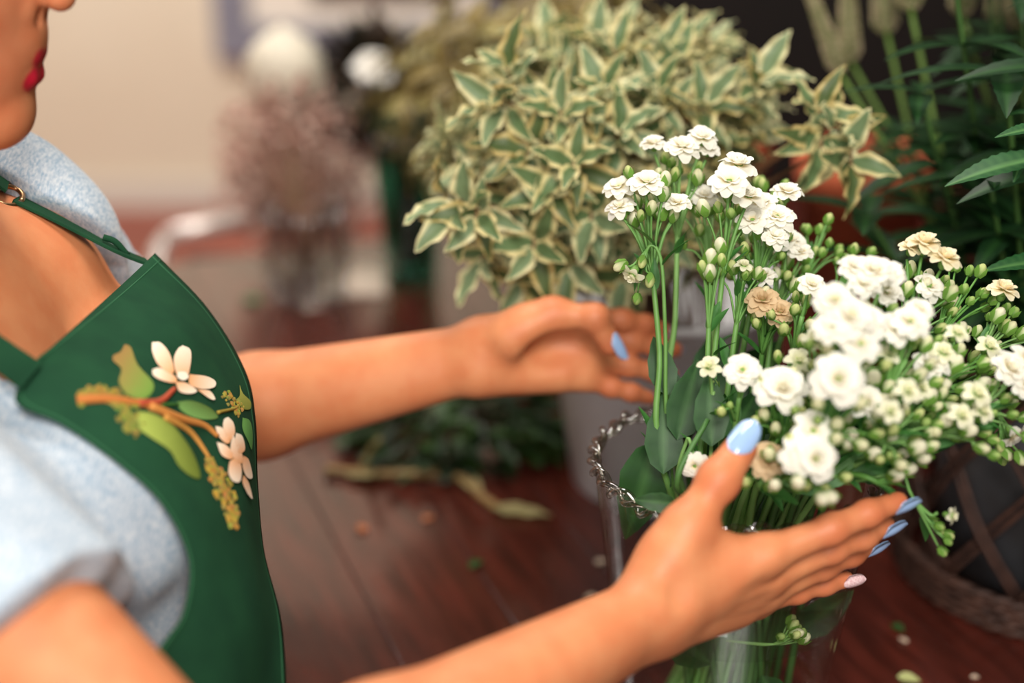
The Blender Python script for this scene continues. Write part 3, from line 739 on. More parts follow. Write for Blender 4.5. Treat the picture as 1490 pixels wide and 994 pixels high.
for i in range(7):
    a = i * .9; b2 = MB(); b2.tube(crom([BC + Vector((.03 * math.cos(a), .03 * math.sin(a), .008)), BC + Vector((.05 * math.cos(a), .05 * math.sin(a), .2)), SC + Vector((.07 * math.cos(a), .06 * math.sin(a), -.03))], 10), .0035, 7, cv((100, 68, 48))); b2.build('branch', M['stem'], sh)
foliage(sh, leaves, VL, 300)
# --- olive shrub further back
OLV = [leafmesh('olive_leaf', .034, .015, c, e, wavy=.1, rim=.6, fold=.3, droop=.5, n=6, w=4) for c, e in (((132, 112, 62), (180, 160, 104)), ((110, 94, 50), (160, 138, 84)), ((140, 128, 72), (196, 180, 122)))]
OB = Vector((.07, 1.62, TZ))
op = tag(empty('flower_pot', OB), 'clay pot behind the white bucket, holding the olive shrub', 'pot')
V, Fc = lathe([(.06, 0), (.085, .13), (.092, .13), (.094, .155), (.084, .155), (.078, .13), (.055, .01)], 40, OB); child('body', V, Fc, M['terracotta'], op, True)
os_ = tag(empty('olive_shrub', OB + Vector((0, 0, .02))), 'out-of-focus shrub of olive and tan leaves behind the variegated one', 'plant')
leaves = []; tips = []; rnd = random.Random(5); OC = P(800, 150, 1.60)
for i in range(170):
    d = rv(rnd); rad = rnd.uniform(.6, 1.02); c = OC + Vector((d.x * .195, d.y * .13, d.z * .165)) * rad
    axis = (d + Vector((0, 0, .4))).normalized(); x = axis.orthogonal().normalized(); y = axis.cross(x)
    for k in range(7):
        a = k * 2.4; r_ = math.cos(a) * x + math.sin(a) * y; dd = axis * .5 + r_
        leaves.append((c - axis * .012 * k / 3, orient(dd, axis, 0), rnd.uniform(.9, 1.3), rnd.randint(0, 2)))
b = MB()
for i in range(9):
    a = i * .7; b.tube(crom([OB + Vector((.02 * math.cos(a), .02 * math.sin(a), .03)), OB + Vector((.04 * math.cos(a), .04 * math.sin(a), .2)), OC + Vector((.12 * math.cos(a), .08 * math.sin(a), .03 * math.sin(3 * a)))], 10), .004, 6, cv((90, 66, 44)))
b.build('branches', M['stem'], os_); foliage(os_, leaves, OLV, 300)
# --- glass vase
VC = Vector((.151, .861, TZ)); VH = .222; VR = .0955
def vr(z): return .066 + (VR - .066) * (z / VH) ** .9
vs = tag(empty('glass_vase', VC), 'clear glass vase with a twisted rope rim, held between the hands', 'vase')
zs = [i / 24 * VH for i in range(25)]
V, Fc = lathe([(.058, .0)] + [(vr(z), z + .003) for z in zs], 96, VC); Fc = Fc[:-2] + [Fc[-2]]; child('body', V, Fc, M['glass'], vs, True)
V, Fc = lathe([(.055, .012)] + [(vr(z) - .003, z) for z in zs[1:]] + [(VR - .0015, VH + .0035)], 96, VC); Fc = Fc[:-2] + [Fc[-2]]; child('inner_wall', V, Fc, M['glass'], vs, True)
for s in (0, 1):
    pts = []; n = 700
    for i in range(n + 1):
        a = 2 * math.pi * i / n; ph = a * 19 + s * math.pi
        r_ = VR + .0030 * math.cos(ph); pts.append(VC + Vector((r_ * math.cos(a), r_ * math.sin(a), VH + .003 + .0034 * math.sin(ph) + .0014 * math.sin(a * 19))))
    b = MB(); b.tube(pts, .0023, 8); b.build('rope_rim', M['ropeglass'], vs)
WZ = .118
wt = MB(); V, Fc = lathe([(vr(WZ) - .0035, WZ), (vr(WZ) - .0045, WZ - .0006), (.001, WZ - .0012)], 64, VC); wt.add(V, Fc)
tag(wt.build('water', M['water'], None), 'still water surface inside the clear glass vase', 'water', kind='stuff')
# --- white kalanchoe
def blossom_mesh(name, R_=.012, outer=(250, 246, 232), inner=(246, 226, 160), layers=4, openness=1.0, seed=1):
    rn = random.Random(seed); b = MB(); oc, ic = cv(outer), cv(inner)
    for L_ in range(layers):
        f = L_ / max(layers - 1, 1); n = (8, 7, 6, 5)[L_] if layers == 4 else (6, 5, 4)[min(L_, 2)]
        tilt = (.10 + f * 1.05) / openness; ln = R_ * (1 - .46 * f) * rn.uniform(.95, 1.05); wd = ln * .74
        for k in range(n):
            a = 2 * math.pi * (k + .5 * (L_ % 2)) / n + rn.uniform(-.2, .2); tl = min(tilt + rn.uniform(-.2, .2), 1.45); cup = rn.uniform(.1, .35); tw = rn.uniform(-.2, .2)
            V = []; C = []
            for i in range(6):
                u = i / 5; hw = wd / 2 * (.30, .66, .92, 1.0, .86, .42)[i]
                for t in (-1, 0, 1):
                    uu = u * (1 - .05 * abs(t)) - (.03 if t == 0 and i == 5 else 0)
                    rr = ln * uu * math.cos(tl) + .001; z = ln * uu * math.sin(tl) - .28 * ln * u * u * u * math.cos(tl) + cup * hw * abs(t) + tw * hw * t + .0012
                    V.append((rr * math.cos(a) - t * hw * math.sin(a), rr * math.sin(a) + t * hw * math.cos(a), z))
                    w_ = min(1, u * 2.2); C.append([ic[q_] * (1 - w_) + oc[q_] * w_ for q_ in range(3)])
            Fc = [(i * 3 + j, i * 3 + j + 1, i * 3 + j + 4, i * 3 + j + 3) for i in range(5) for j in (0, 1)]
            b.add(V, Fc, C, 0)
    g = cv((132, 176, 92))                      # green calyx
    V, Fc = tube([(0, 0, -.008), (0, 0, -.006), (0, 0, -.002), (0, 0, .002)], [.0008, .0028, .0036, .0030], 8); b.add(V, Fc, g, 1)
    for k in range(5):
        a = 2 * math.pi * k / 5; ca, sa = math.cos(a), math.sin(a)
        V = [(ca * .0028 - sa * .0016, sa * .0028 + ca * .0016, -.003), (ca * .0028 + sa * .0016, sa * .0028 - ca * .0016, -.003), (ca * R_ * .55, sa * R_ * .55, .0003)]
        b.add(V, [(0, 1, 2)], g, 1)
    return mesh(name, b.V, b.F, [M['petal'], M['leaf']], True, b.C, b.M)
BL = [blossom_mesh('blossom', .0130, outer=(248, 246, 236), seed=i, openness=o_) for i, o_ in enumerate((1, 1.2, .8, .95, 1.1))]
BLC = [blossom_mesh('blossom', .0115, (246, 236, 205), (238, 205, 120), 4, .8, 9)]
BLH = [blossom_mesh('blossom', .0095, (244, 242, 214), (200, 215, 140), 3, .62, 4)]
BLX = [blossom_mesh('blossom', .0120, (222, 196, 156), (190, 150, 90), 4, .9, 14)]
def bud_mesh(name, R_, ln, top, bot):
    V, Fc = lathe([(R_ * math.sin(math.pi * (i + .5) / 8) * (1.0 - .12 * (i / 7)), -ln / 2 * math.cos(math.pi * (i + .5) / 8)) for i in range(8)], 10)
    t_, b_ = cv(top), cv(bot); C = []
    for v in V:
        u = min(max((v[2] / ln + .5) * 1.6 - .25, 0), 1); fl = .92 + .08 * math.cos(5 * math.atan2(v[1], v[0])); C.append([(b_[i] * (1 - u) + t_[i] * u) * fl for i in range(3)])
    V = [(x, y, z + ln * .4) for x, y, z in V]; b = MB(); b.add(V, Fc, C, 0)
    for k in range(4):
        a = math.pi / 2 * k; ca, sa = math.cos(a), math.sin(a); w_ = R_ * .55
        w_ = R_ * .62; vs_ = [(ca * R_ * .5 - sa * w_ * .5, sa * R_ * .5 + ca * w_ * .5, -ln * .08), (ca * R_ * .5 + sa * w_ * .5, sa * R_ * .5 - ca * w_ * .5, -ln * .08), (ca * R_ * 1.02 + sa * w_, sa * R_ * 1.02 - ca * w_, ln * .28), (ca * R_ * 1.02 - sa * w_, sa * R_ * 1.02 + ca * w_, ln * .28), (ca * R_ * 1.22, sa * R_ * 1.22, ln * .72)]
        b.add(vs_, [(0, 1, 2, 3), (3, 2, 4)], cv((118, 164, 70)), 0)
    return mesh(name, b.V, b.F, M['petal'], True, b.C)
BD = [bud_mesh('bud', .0037, .0108, (240, 238, 196), (150, 190, 104)), bud_mesh('bud', .0032, .0092, (214, 222, 150), (120, 165, 78)), bud_mesh('bud', .0028, .0075, (176, 202, 118), (104, 150, 66)), bud_mesh('bud', .0044, .0118, (246, 242, 214), (172, 204, 126))]
KL = [leafmesh('stem_leaf', .042, .020, (34, 74, 34), (44, 88, 42), wavy=.05, rim=.8, fold=.15, droop=.5, serr=.04, vein=(60, 104, 52)), leafmesh('stem_leaf', .026, .008, (62, 118, 54), (72, 128, 60), fold=.3, droop=.3, n=6, w=4)]
def kal(label, head, side=(0, 0), bl=(), buds=10, spread=.020, mouth=None, mid=None, blm=None, size=1.0, leafn=2, seed=0, green=0, r0=.0023, axis=None, budlist=()):
    """head: (px,py,d); bl: blossom positions (px,py,d) ; buds scattered around the head"""
    rn = random.Random(seed * 31 + 7); hp = P(*head)
    if mouth is None:
        dv = hp - (VC + Vector((0, 0, VH))); a = math.atan2(dv.y, dv.x) + rn.uniform(-.5, .5); q_ = min(.062, .02 + .25 * math.hypot(dv.x, dv.y)) * rn.uniform(.6, 1.1); mouth = VC + Vector((q_ * math.cos(a), q_ * math.sin(a), VH))
    bx = VC + Vector(((VC.x - mouth.x) * .5 + rn.uniform(-.025, .025), (VC.y - mouth.y) * .5 + rn.uniform(-.025, .025), .018))
    root = tag(empty('cut_flower', bx), label, 'flower', 'white double-flowered cut stems in the glass vase'); inv = world_of(root).inverted()
    tip0 = hp - Vector((0, 0, .014))
    pts = [bx, mouth] + ([P(*m_) for m_ in mid] if mid else []) + [tip0]
    if not mid:
        m_ = mouth.lerp(tip0, .5); off = Vector((tip0.x - mouth.x, tip0.y - mouth.y, 0)) * -.10; pts = [bx, mouth, m_ + off + Vector((0, 0, .10 * math.hypot(off.x, off.y) * 6)), tip0]
    c = crom(pts, 26); b = MB(); gc = cv(rn.choice(((104, 150, 78), (92, 142, 66), (120, 162, 92))))
    b.tube(c, [r0 * (1.15 - .45 * i / 26) for i in range(27)], 7, gc)
    fork = c[22]; main = (c[26] - c[22]).normalized()
    def side_(p, r_=.0010):
        m1 = fork.lerp(p, .5) + main * .006; b.tube(crom([fork, m1, p], 7), [r_ * 1.3 - r_ * .05 * i for i in range(8)], 5, gc)
    center = c[26]; n_ = 0
    up_ = Vector(axis).normalized() if axis else (main * .55 + Vector((0, 0, .5))).normalized()
    for i, it in enumerate(bl):
        p = P(*it[:3]); d = ((p - fork).normalized() * .55 + up_ * .5 + (camo - p).normalized() * .40 + rv(rn) * .12).normalized()
        side_(p - d * .008, .0011); k = it[3] if len(it) > 3 else 1.0; ms = blm or BL
        put('blossom', rn.choice(ms), root, p, d.to_track_quat('Z', 'Y').to_matrix(), k * size, inv)
    for p_ in budlist:
        p = P(*p_[:3]); d = ((p - fork).normalized() + up_ * .3 + rv(rn) * .2).normalized(); side_(p, .0008)
        put('bud', BD[p_[3] if len(p_) > 3 else 0], root, p - d * .003, d.to_track_quat('Z', 'Y').to_matrix(), 1.0, inv)
    for i in range(buds):
        a = i * 2.4 + rn.random(); rr = spread * math.sqrt((i + .6) / max(buds, 1)); x = up_.orthogonal().normalized(); y = up_.cross(x)
        p = center + (x * math.cos(a) + y * math.sin(a)) * rr + up_ * (.004 + rn.uniform(-.008, .008) - rr * .25)
        d = ((p - fork).normalized() * .8 + up_ * .6 + rv(rn) * .3).normalized(); side_(p - d * .001, .0007)
        k = rn.choice((0, 0, 1, 1, 2, 3)) if not green else rn.choice((1, 2, 2))
        put('bud', BD[k], root, p, d.to_track_quat('Z', 'Y').to_matrix(), rn.uniform(.85, 1.15) * size, inv)
    for i in range(leafn):                      # bracts under the head and leaves on the stem
        t = rn.randint(9, 20); p = c[t]; d = (rv(rn) + (c[t + 1] - c[t]).normalized() * .9)
        put('leaf', KL[1], root, p, orient(d, Vector((0, 0, 1)), rn.uniform(-.4, .4)), rn.uniform(.8, 1.4), inv)
    for i in range(2):
        t = rn.randint(21, 24); p = c[t]; d = rv(rn) * .7 + main; put('leaf', KL[1], root, p, orient(d), rn.uniform(.7, 1.1), inv)
    b.build('stem', M['stem'], root); return root
i_ = 0
def K(label, *a, **k):
    global i_; i_ += 1; k.setdefault('seed', i_); return kal(label, *a, **k)
up1 = (0, -.15, 1)
def mth(px, dy=0.0, z=VH): 
    p = P(px, 675, .96); return Vector((p.x, VC.y + dy, TZ + z))
K('tallest white flower head at the top of the upright stems', (988, 232, .965), bl=[(992, 216, .955, 1.05), (1022, 202, .962, .85), (951, 210, .97, .75), (1030, 218, .965, .7)], buds=9, spread=.017, mouth=mth(985, .03), axis=up1)
K('white flower head with a pale peach bloom, left of the tallest head', (942, 290, .94), bl=[(941, 268, .93, 1.05), (901, 274, .945, .9), (903, 303, .94, .85), (985, 297, .935, .8)], buds=8, spread=.018, mouth=mth(965, -.02), axis=up1, budlist=[(968, 265, .93, 3), (965, 285, .93, 3), (948, 305, .925, 0), (915, 252, .94, 1)])
K('bright white flower head right of the tallest one, at leaf height', (1062, 290, .925), bl=[(1061, 266, .91, 1.1), (1074, 243, .925, 1.0), (1088, 288, .92, .9)], buds=7, spread=.017, mouth=mth(1015, -.03), axis=up1)
K('dense white flower head leaning right of the bright white one', (1115, 325, .945), bl=[(1107, 300, .94, 1.0), (1130, 318, .935, 1.05), (1145, 282, .95, .9), (1095, 322, .93, .9), (1128, 345, .93, .8)], buds=10, spread=.022, mouth=mth(1065, .02), axis=up1)
K('small drooping green-white head hanging left beside the upright stems', (930, 375, .925), bl=[(921, 398, .92, .85)], buds=3, spread=.010, mouth=mth(975, -.01), mid=[(968, 480, .93), (962, 380, .925), (945, 358, .925)], blm=BLH, axis=(-.3, -.3, -.9), r0=.0014, budlist=[(905, 385, .92, 0), (935, 380, .92, 1)])
K('thin stem topped by a pair of round white buds', (1035, 385, .905), buds=2, spread=.006, mouth=mth(1010, -.045), axis=up1, budlist=[(1033, 378, .90, 3), (1033, 400, .90, 3), (1048, 362, .905, 3), (1022, 390, .90, 1), (1050, 380, .90, 1)], leafn=1)
K('bud cluster on the thin stem right of the round bud pair', (1082, 380, .925), bl=[(1082, 388, .915, .65)], buds=8, spread=.015, mouth=mth(1040, -.02), axis=up1, blm=BLH)
K('white and cream head between the upright stems and the terracotta pot', (1150, 372, .97), bl=[(1148, 352, .965, 1.0), (1120, 350, .965, .8), (1165, 368, .96, .7)], buds=8, spread=.020, mouth=mth(1090, .03), axis=up1)
K('all-green bud cluster furthest right of the upright stems', (1192, 332, .99), buds=12, spread=.018, mouth=mth(1110, .04), axis=up1, green=1, budlist=[(1205, 320, .99, 1)])
K('small green bud cluster against the variegated leaves', (1122, 262, 1.0), buds=9, spread=.016, mouth=mth(1070, .05), axis=up1, green=1)
K('head of yellowish buds in front of the bud-only clusters, mid bunch', (1130, 405, .95), bl=[(1112, 402, .94, .7)], buds=12, spread=.022, mouth=mth(1100, -.01), axis=up1, green=0)
K('cream fading head low between the upright stems and the leaning bunch', (1115, 440, .93), bl=[(1110, 438, .92, 1.0), (1135, 455, .915, .9)], buds=6, spread=.02, mouth=mth(1095, .0), blm=BLX, axis=up1)
K('small white bloom beside the stems just above the thumb', (1078, 548, .87), bl=[(1080, 540, .862, .95)], buds=2, spread=.010, mouth=mth(1040, -.055), budlist=[(1050, 600, .865, 1)], axis=(0, -.5, .8))
K('short half-open bloom on a bent stalk left of the thumb', (1040, 540, .885), bl=[(1032, 535, .88, .85)], buds=1, spread=.006, mouth=mth(1020, -.045), blm=BLH, axis=(-.3, -.5, .8), r0=.0015)
K('tiny white bloom low over the vase rim left of the thumb', (1016, 662, .89), bl=[(1011, 677, .88, .75)], buds=0, mouth=mth(985, -.045, VH - .02), mid=[(1000, 640, .895)], axis=(-.2, -.7, -.2), r0=.0014, leafn=0)
K('brightest large white cluster in the middle of the leaning bunch', (1232, 485, .815), bl=[(1238, 462, .80, 1.05), (1214, 438, .805, .95), (1252, 502, .80, .9), (1212, 475, .80, .95), (1262, 470, .81, .9)], buds=10, spread=.025, mid=[(1195, 620, .86)], axis=(.1, -.5, .9))
K('large open white bloom seen side on, left above the thumbnail', (1144, 590, .85), bl=[(1138, 567, .835, 1.2)], buds=8, spread=.020, mid=[(1125, 680, .875)], axis=(.1, -.6, .8), budlist=[(1108, 560, .84, 1), (1112, 606, .845, 0), (1165, 600, .83, 1)])
K('large open white bloom facing the viewer with a yellow centre', (1222, 578, .81), bl=[(1219, 553, .785, 1.15)], buds=8, spread=.024, mid=[(1170, 670, .85)], axis=(.0, -.8, .6), budlist=[(1190, 590, .79, 0), (1250, 590, .79, 0)])
K('lowest white cluster hanging over the index finger', (1175, 655, .82), bl=[(1186, 668, .80, 1.0), (1163, 662, .805, .95), (1182, 628, .81, 1.0)], buds=8, spread=.022, mid=[(1130, 700, .86)], axis=(.1, -.8, .3), budlist=[(1205, 722, .80, 3), (1195, 725, .80, 3), (1160, 702, .80, 3), (1150, 640, .81, 1), (1215, 640, .80, 0)])
K('faded brownish cream bloom beside the thumbnail', (1118, 662, .845), bl=[(1117, 670, .835, 1.0)], buds=3, spread=.012, blm=BLX, axis=(0, -.6, .4), mid=[(1105, 710, .86)])
K('white bloom right of the brightest cluster', (1322, 492, .835), bl=[(1324, 470, .82, .95), (1302, 480, .825, .9), (1338, 452, .83, .7)], buds=9, spread=.022, mid=[(1240, 650, .86)], axis=(.3, -.4, .8))
K('white and cream head at the upper middle of the leaning bunch', (1268, 420, .855), bl=[(1272, 396, .845, 1.0), (1245, 392, .85, .9), (1292, 400, .85, .9), (1258, 415, .84, .8)], buds=9, spread=.022, mid=[(1210, 600, .87)], axis=(.2, -.3, .9))
K('yellow-cream head topmost on the right of the bunch', (1352, 385, .90), bl=[(1345, 356, .895, 1.0), (1375, 378, .89, .95), (1325, 362, .90, .7)], buds=10, spread=.022, blm=BLC, mid=[(1260, 590, .89)], axis=(.3, -.1, .9))
K('leafy green bud head at the top right of the bunch', (1412, 392, .915), buds=12, spread=.020, green=1, mid=[(1300, 580, .89)], axis=(.5, -.1, .8), leafn=3)
K('green bud cluster right above the brightest white cluster', (1245, 365, .98), buds=9, spread=.015, green=1, axis=up1)
K('cluster of round pale buds below the cream heads on the right', (1395, 500, .865), bl=[(1392, 487, .85, .8), (1372, 515, .85, .9)], buds=14, spread=.030, mid=[(1290, 620, .87)], axis=(.4, -.4, .7), blm=BLH)
K('pale bud head between the two large open blooms and the right edge', (1312, 588, .825), bl=[(1320, 570, .81, .85), (1295, 600, .805, .8)], buds=14, spread=.028, mid=[(1240, 680, .86)], axis=(.3, -.6, .6), blm=BLH)
K('creamy half-open head at the lower right of the bunch', (1412, 592, .845), bl=[(1420, 575, .83, .95), (1398, 606, .83, .85), (1428, 600, .835, .8)], buds=12, spread=.024, mid=[(1320, 650, .86)], axis=(.5, -.5, .5), blm=BLH)
K('white blooms at the right edge of the photo', (1468, 560, .865), bl=[(1468, 538, .85, 1.0), (1492, 530, .855, 1.0), (1490, 560, .85, .9)], buds=8, spread=.022, mid=[(1340, 630, .87)], axis=(.6, -.4, .6))
K('yellow-topped small head against the dark leaves on the right', (1465, 455, .915), bl=[(1459, 424, .91, .95)], buds=9, spread=.020, blm=BLC, mid=[(1350, 580, .90)], axis=(.3, -.1, 1), budlist=[(1450, 462, .905, 3), (1468, 480, .905, 0)])
K('small white bloom drooping over the wicker basket', (1465, 612, .885), bl=[(1474, 632, .88, .85)], buds=6, spread=.015, mid=[(1340, 640, .87), (1440, 590, .88)], axis=(.5, -.4, -.6))
K('three pale buds hanging just over the index fingertip', (1300, 682, .845), buds=0, mid=[(1240, 690, .86)], budlist=[(1300, 692, .84, 3), (1317, 682, .84, 3), (1303, 668, .84, 1)], axis=(.5, -.4, -.2), leafn=1)
K('lone green bud cluster on a curved stalk beyond the fingertips', (1358, 744, .855), bl=[(1383, 750, .85, .62)], buds=6, spread=.010, mid=[(1240, 700, .87), (1308, 690, .86), (1325, 718, .857)], axis=(.9, -.2, -.1), blm=BLH, r0=.0013, leafn=0, green=1)
for n_, (x, y, d, lb) in enumerate(((1170, 430, .90, 'sprig just left of the brightest white cluster, half hidden behind it'), (1285, 530, .845, 'bud sprig between the brightest cluster and the open yellow-centred bloom'),
        (1352, 545, .86, 'round-budded sprig left of the creamy half-open head'), (1195, 510, .855, 'small bloom peeping between the brightest cluster and the side-on bloom'),
        (1360, 432, .90, 'single white bloom under the yellow-cream head'), (1440, 520, .895, 'bud sprig beside the white blooms at the right edge'),
        (1262, 600, .84, 'bud sprig right of the open yellow-centred bloom, low in the bunch'), (1100, 350, .985, 'sprig deep behind the round bud pair'),
        (1030, 300, .975, 'sprig at the back between the two upright white heads'), (1160, 540, .87, 'sprig tucked behind the side-on white bloom'),
        (1300, 440, .88, 'half-open sprig right behind the white and cream head'), (1350, 580, .85, 'bud sprig just above the green stalks on the right'))):
    K(lb, (x, y, d), bl=[(x + random.randint(-12, 12), y - 14, d - .008, random.uniform(.75, .95))], buds=11, spread=.024, axis=(.2, -.4, .8), blm=BLH if n_ % 2 else BL)
# leafy stems low in the vase
def leafstem(label, pts, lv, seed, lm=KL[0], scale=1.3):
    rn = random.Random(seed); root = tag(empty('foliage_sprig', pts[0]), label, 'stem', None); inv = world_of(root).inverted()
    c = crom(pts, 20); b = MB(); b.tube(c, [.0028 - .0012 * i / 20 for i in range(21)], 7, cv((70, 112, 56))); b.build('stem', M['stem'], root)
    for p, d, s in lv: put('leaf', lm, root, p, orient(d, Vector((0, -1, .4)), 0), s, inv)
    return root
leafstem('leafy stem with a big dark leaf inside the left of the vase', [VC + Vector((-.02, -.01, .02)), mth(965, .01), P(960, 560, .95)],
    [(P(965, 690, .93), cdir(.02, 1, .0), 1.25), (P(972, 575, .94), cdir(-.22, 1, .0), .95), (P(985, 640, .93), cdir(.3, 1, 0), 1.3), (P(955, 640, .945), cdir(-.25, -.9, 0), 1.7)], 3)
leafstem('stem with a rounded leaf lying over the vase rim', [VC + Vector((0, -.02, .02)), mth(1000, -.05, VH - .02), P(985, 700, .88), P(1030, 610, .885)],
    [(P(984, 733, .876), cdir(-1, .08, -.1), .62), (P(1035, 650, .885), cdir(.0, 1, 0), 1.1), (P(1060, 640, .885), cdir(.6, .9, .1), .9)], 4)
leafstem('stem with broad leaves under water in the vase', [VC + Vector((.03, -.02, .01)), VC + Vector((.02, -.03, .10)), VC + Vector((.01, -.03, .19))],
    [(VC + Vector((.02, -.045, .085)), (.3, -.15, -.8), 1.5), (VC + Vector((-.015, -.04, .09)), (-.5, -.1, .5), 1.4), (VC + Vector((.045, -.02, .10)), (.5, 0, .4), 1.2), (VC + Vector((0, -.03, .15)), (.2, -.1, .9), 1.5)], 5)
leafstem('tall dark leafy stem at the back of the vase', [VC + Vector((.0, .03, .01)), mth(1010, .05), P(1020, 540, 1.0)],
    [(P(1020, 590, 1.0), cdir(.2, .9, 0), 1.3), (P(1005, 640, 1.0), cdir(-.25, .7, 0), 1.4), (P(1040, 600, 1.0), cdir(.6, .6, 0), 1.7), (P(1090, 640, .98), cdir(.6, .6, 0), 1.8), (P(1140, 620, .96), cdir(.8, .4, 0), 1.7), (P(1060, 690, .95), cdir(-.1, .9, 0), 1.8)], 6)
leafstem('leafy stem leaning out right under the white bunch', [VC + Vector((.0, .0, .01)), mth(1150, -.02), P(1230, 650, .89), P(1330, 615, .885)],
    [(P(1150, 710, .89), cdir(.7, .5, 0), 1.7), (P(1200, 680, .885), cdir(.9, .25, 0), 1.7), (P(1240, 640, .885), cdir(.7, .6, 0), 1.5), (P(1290, 640, .88), cdir(1, .2, 0), 1.5), (P(1180, 640, .88), cdir(.4, .9, 0), 1.6), (P(1240, 690, .88), cdir(1, .35, 0), 1.3)], 8, KL[0])
for i in range(16):
    a = i * .63; xo = 1105 + i * 11
    leafstem('thin green flower stalk running out under the right of the bunch', [VC + Vector((-.03 + .005 * i, .03 * math.sin(a), .01)), mth(1075 + i * 8, -.03 + .01 * math.sin(a * 3)), P(xo + 60, 715 - i * 5, .865), P(xo + 150, 655 - i * 5, .86)],
        [(P(xo + 55 + 9 * (i % 3), 718 - i * 5, .862), cdir(1, .45 + .25 * math.sin(a), 0), 1.5), (P(xo + 110, 685 - i * 5, .862), cdir(1, .3 + .4 * math.sin(a * 2), -.2), 1.2)], 20 + i, KL[1])['group'] = 'thin stalks under the bunch'
# floating sprig at the water line
K2 = P(1150, 925, .90)
fl = tag(empty('bud_sprig', K2), 'small green bud sprig pressed to the glass at the waterline', 'flower'); inv = world_of(fl).inverted()
b = MB()
wy = VC + Vector((.022, -.064, WZ + .004))
for i in range(9):
    d = Vector((.6, -.1, .5)) + rv(rnd) * .5; p = wy + Vector((.010, 0, .006)) + rv(rnd) * .008; b.tube(crom([wy + Vector((-.03, .01, -.004)), wy, p], 8), .0009, 5, cv((110, 150, 80))); put('bud', BD[i % 3], fl, p, d.to_track_quat('Z', 'Y').to_matrix(), 1, inv)
b.build('stalks', M['stem'], fl)
# ------------------------------------------------------------------ wicker basket and the veronica
KC = Vector((.475, 1.10, TZ)); KR = .135; KH = .235
bs = tag(empty('wicker_basket', KC), 'dark wicker basket with an open diamond weave at the right edge', 'basket')
def bp_(a, z, r=KR): return KC + Vector((r * (.93 + .10 * z / KH) * math.cos(a), r * (.93 + .10 * z / KH) * math.sin(a), z))
for k in range(12):
    for s in (-1, 1):
        for e in (-.030, .030):
            a0 = k / 12 * 2 * math.pi; pts = [bp_(a0 + e + s * (t * 1.05), .03 + t * (KH - .03), KR + .003 * s * math.cos(t * 12)) for t in [j / 12 for j in range(13)]]
            b = MB(); b.tube(pts, .0024, 6); b.build('weave_rod', M['wicker'], bs)
for z0, n in ((.004, 5), (KH - .012, 3)):
    for j in range(n):
        for s in (0, 1):
            pts = [bp_(a, z0 + j * .0065 + .0015 * math.sin(a * 24 + s * math.pi + j), KR + .0035 + .003 * math.cos(a * 24 + s * math.pi + j)) for a in [q_ / 140 * 2 * math.pi for q_ in range(141)]]
            b = MB(); b.tube(pts, .0032, 6); b.build('braid_strand', M['wicker'], bs)
V, Fc = lathe([(KR * .80, .002), (KR * .80, .006), (.01, .006)], 40, KC); child('base', V, Fc, M['wicker'], bs, True)
ln = tag(empty('inner_pot', KC + Vector((0, 0, .008))), 'dark grey pot showing through the wicker basket', 'pot')
V, Fc = lathe([(.09, .008), (.094, .010), (.112, .19), (.108, .19), (.088, .02)], 48, KC); child('body', V, Fc, mat('slate_glaze', (62, 64, 68), .4, .5, noise=(16, .8, (40, 38, 38))), ln, True)
VLf = [leafmesh('toothed_leaf', .070, .022, (34, 84, 42), (38, 92, 46), rim=.85, fold=.22, droop=.35, n=22, w=6, serr=.06, vein=(86, 134, 74)), leafmesh('toothed_leaf', .070, .020, (22, 54, 26), (26, 60, 30), rim=.85, fold=.2, droop=.6, n=14, w=4, serr=.05, vein=(44, 84, 40))]
def spike_mesh(ln_, r_, seed):
    rn = random.Random(seed); b = MB(); n = int(ln_ / .0021); V, Fc = tube([(0, 0, 0), (0, 0, ln_)], [r_ * .45, r_ * .15], 7); b.add(V, Fc, cv((150, 165, 110)))
    for i in range(n):
        u = i / n; rr = r_ * (1 - .5 * u) * min(1, .45 + 5 * u)
        for k in range(8):
            a = k * math.pi / 4 + i * .39; c = Vector((rr * math.cos(a), rr * math.sin(a), u * ln_)); s = .0021 * (1 - .35 * u); cc = cv(rn.choice(((190, 172, 138), (168, 160, 116), (140, 142, 96), (206, 188, 156))))
            V = [c + Vector(v) * s for v in ((1, 0, 0), (-1, 0, 0), (0, 1, 0), (0, -1, 0), (0, 0, 1), (0, 0, -1))]
            b.add(V, [(0, 2, 4), (2, 1, 4), (1, 3, 4), (3, 0, 4), (2, 0, 5), (1, 2, 5), (3, 1, 5), (0, 3, 5)], cc)
    return mesh('flower_spike', b.V, b.F, M['leaf'], True, b.C)
def veronica(label, base, neck, tip, r_, lv=3, seed=0, dark=1):
    rn = random.Random(seed); root = tag(empty('spike_flower', base), label, 'flower', 'spike flowers in the wicker basket'); inv = world_of(root).inverted()
    d = tip - neck; c = crom([base, base.lerp(neck, .5) + Vector((rn.uniform(-.01, .01), 0, .02)), neck], 20)
    b = MB(); b.tube(c, [.0032 - .001 * i / 20 for i in range(21)], 7, cv((104, 134, 62))); b.build('stem', M['stem'], root)
    put('flower_spike', spike_mesh(d.length, r_, seed), root, neck, d.to_track_quat('Z', 'Y').to_matrix(), 1, inv)
    for i in range(lv):
        t = 6 + int(13 * i / max(lv, 1))
        for k in range(4):
            a = k * 1.57 + rn.random(); put('leaf', VLf[1], root, c[t], orient((math.cos(a), math.sin(a), .35), Vector((0, 0, 1))), rn.uniform(.8, 1.2), inv)
    return root
kb = lambda i: KC + Vector((.05 * math.cos(i * 1.3), .05 * math.sin(i * 1.3), .03))
veronica('tapering pale flower spike leaning left, nearest the shrub', kb(0), P(1222, 105, 1.25), P(1172, -30, 1.25), .0088, 4, 1)
veronica('second pale flower spike from the shrub, upright', kb(1), P(1237, 88, 1.32), P(1232, -40, 1.32), .0108, 4, 2)
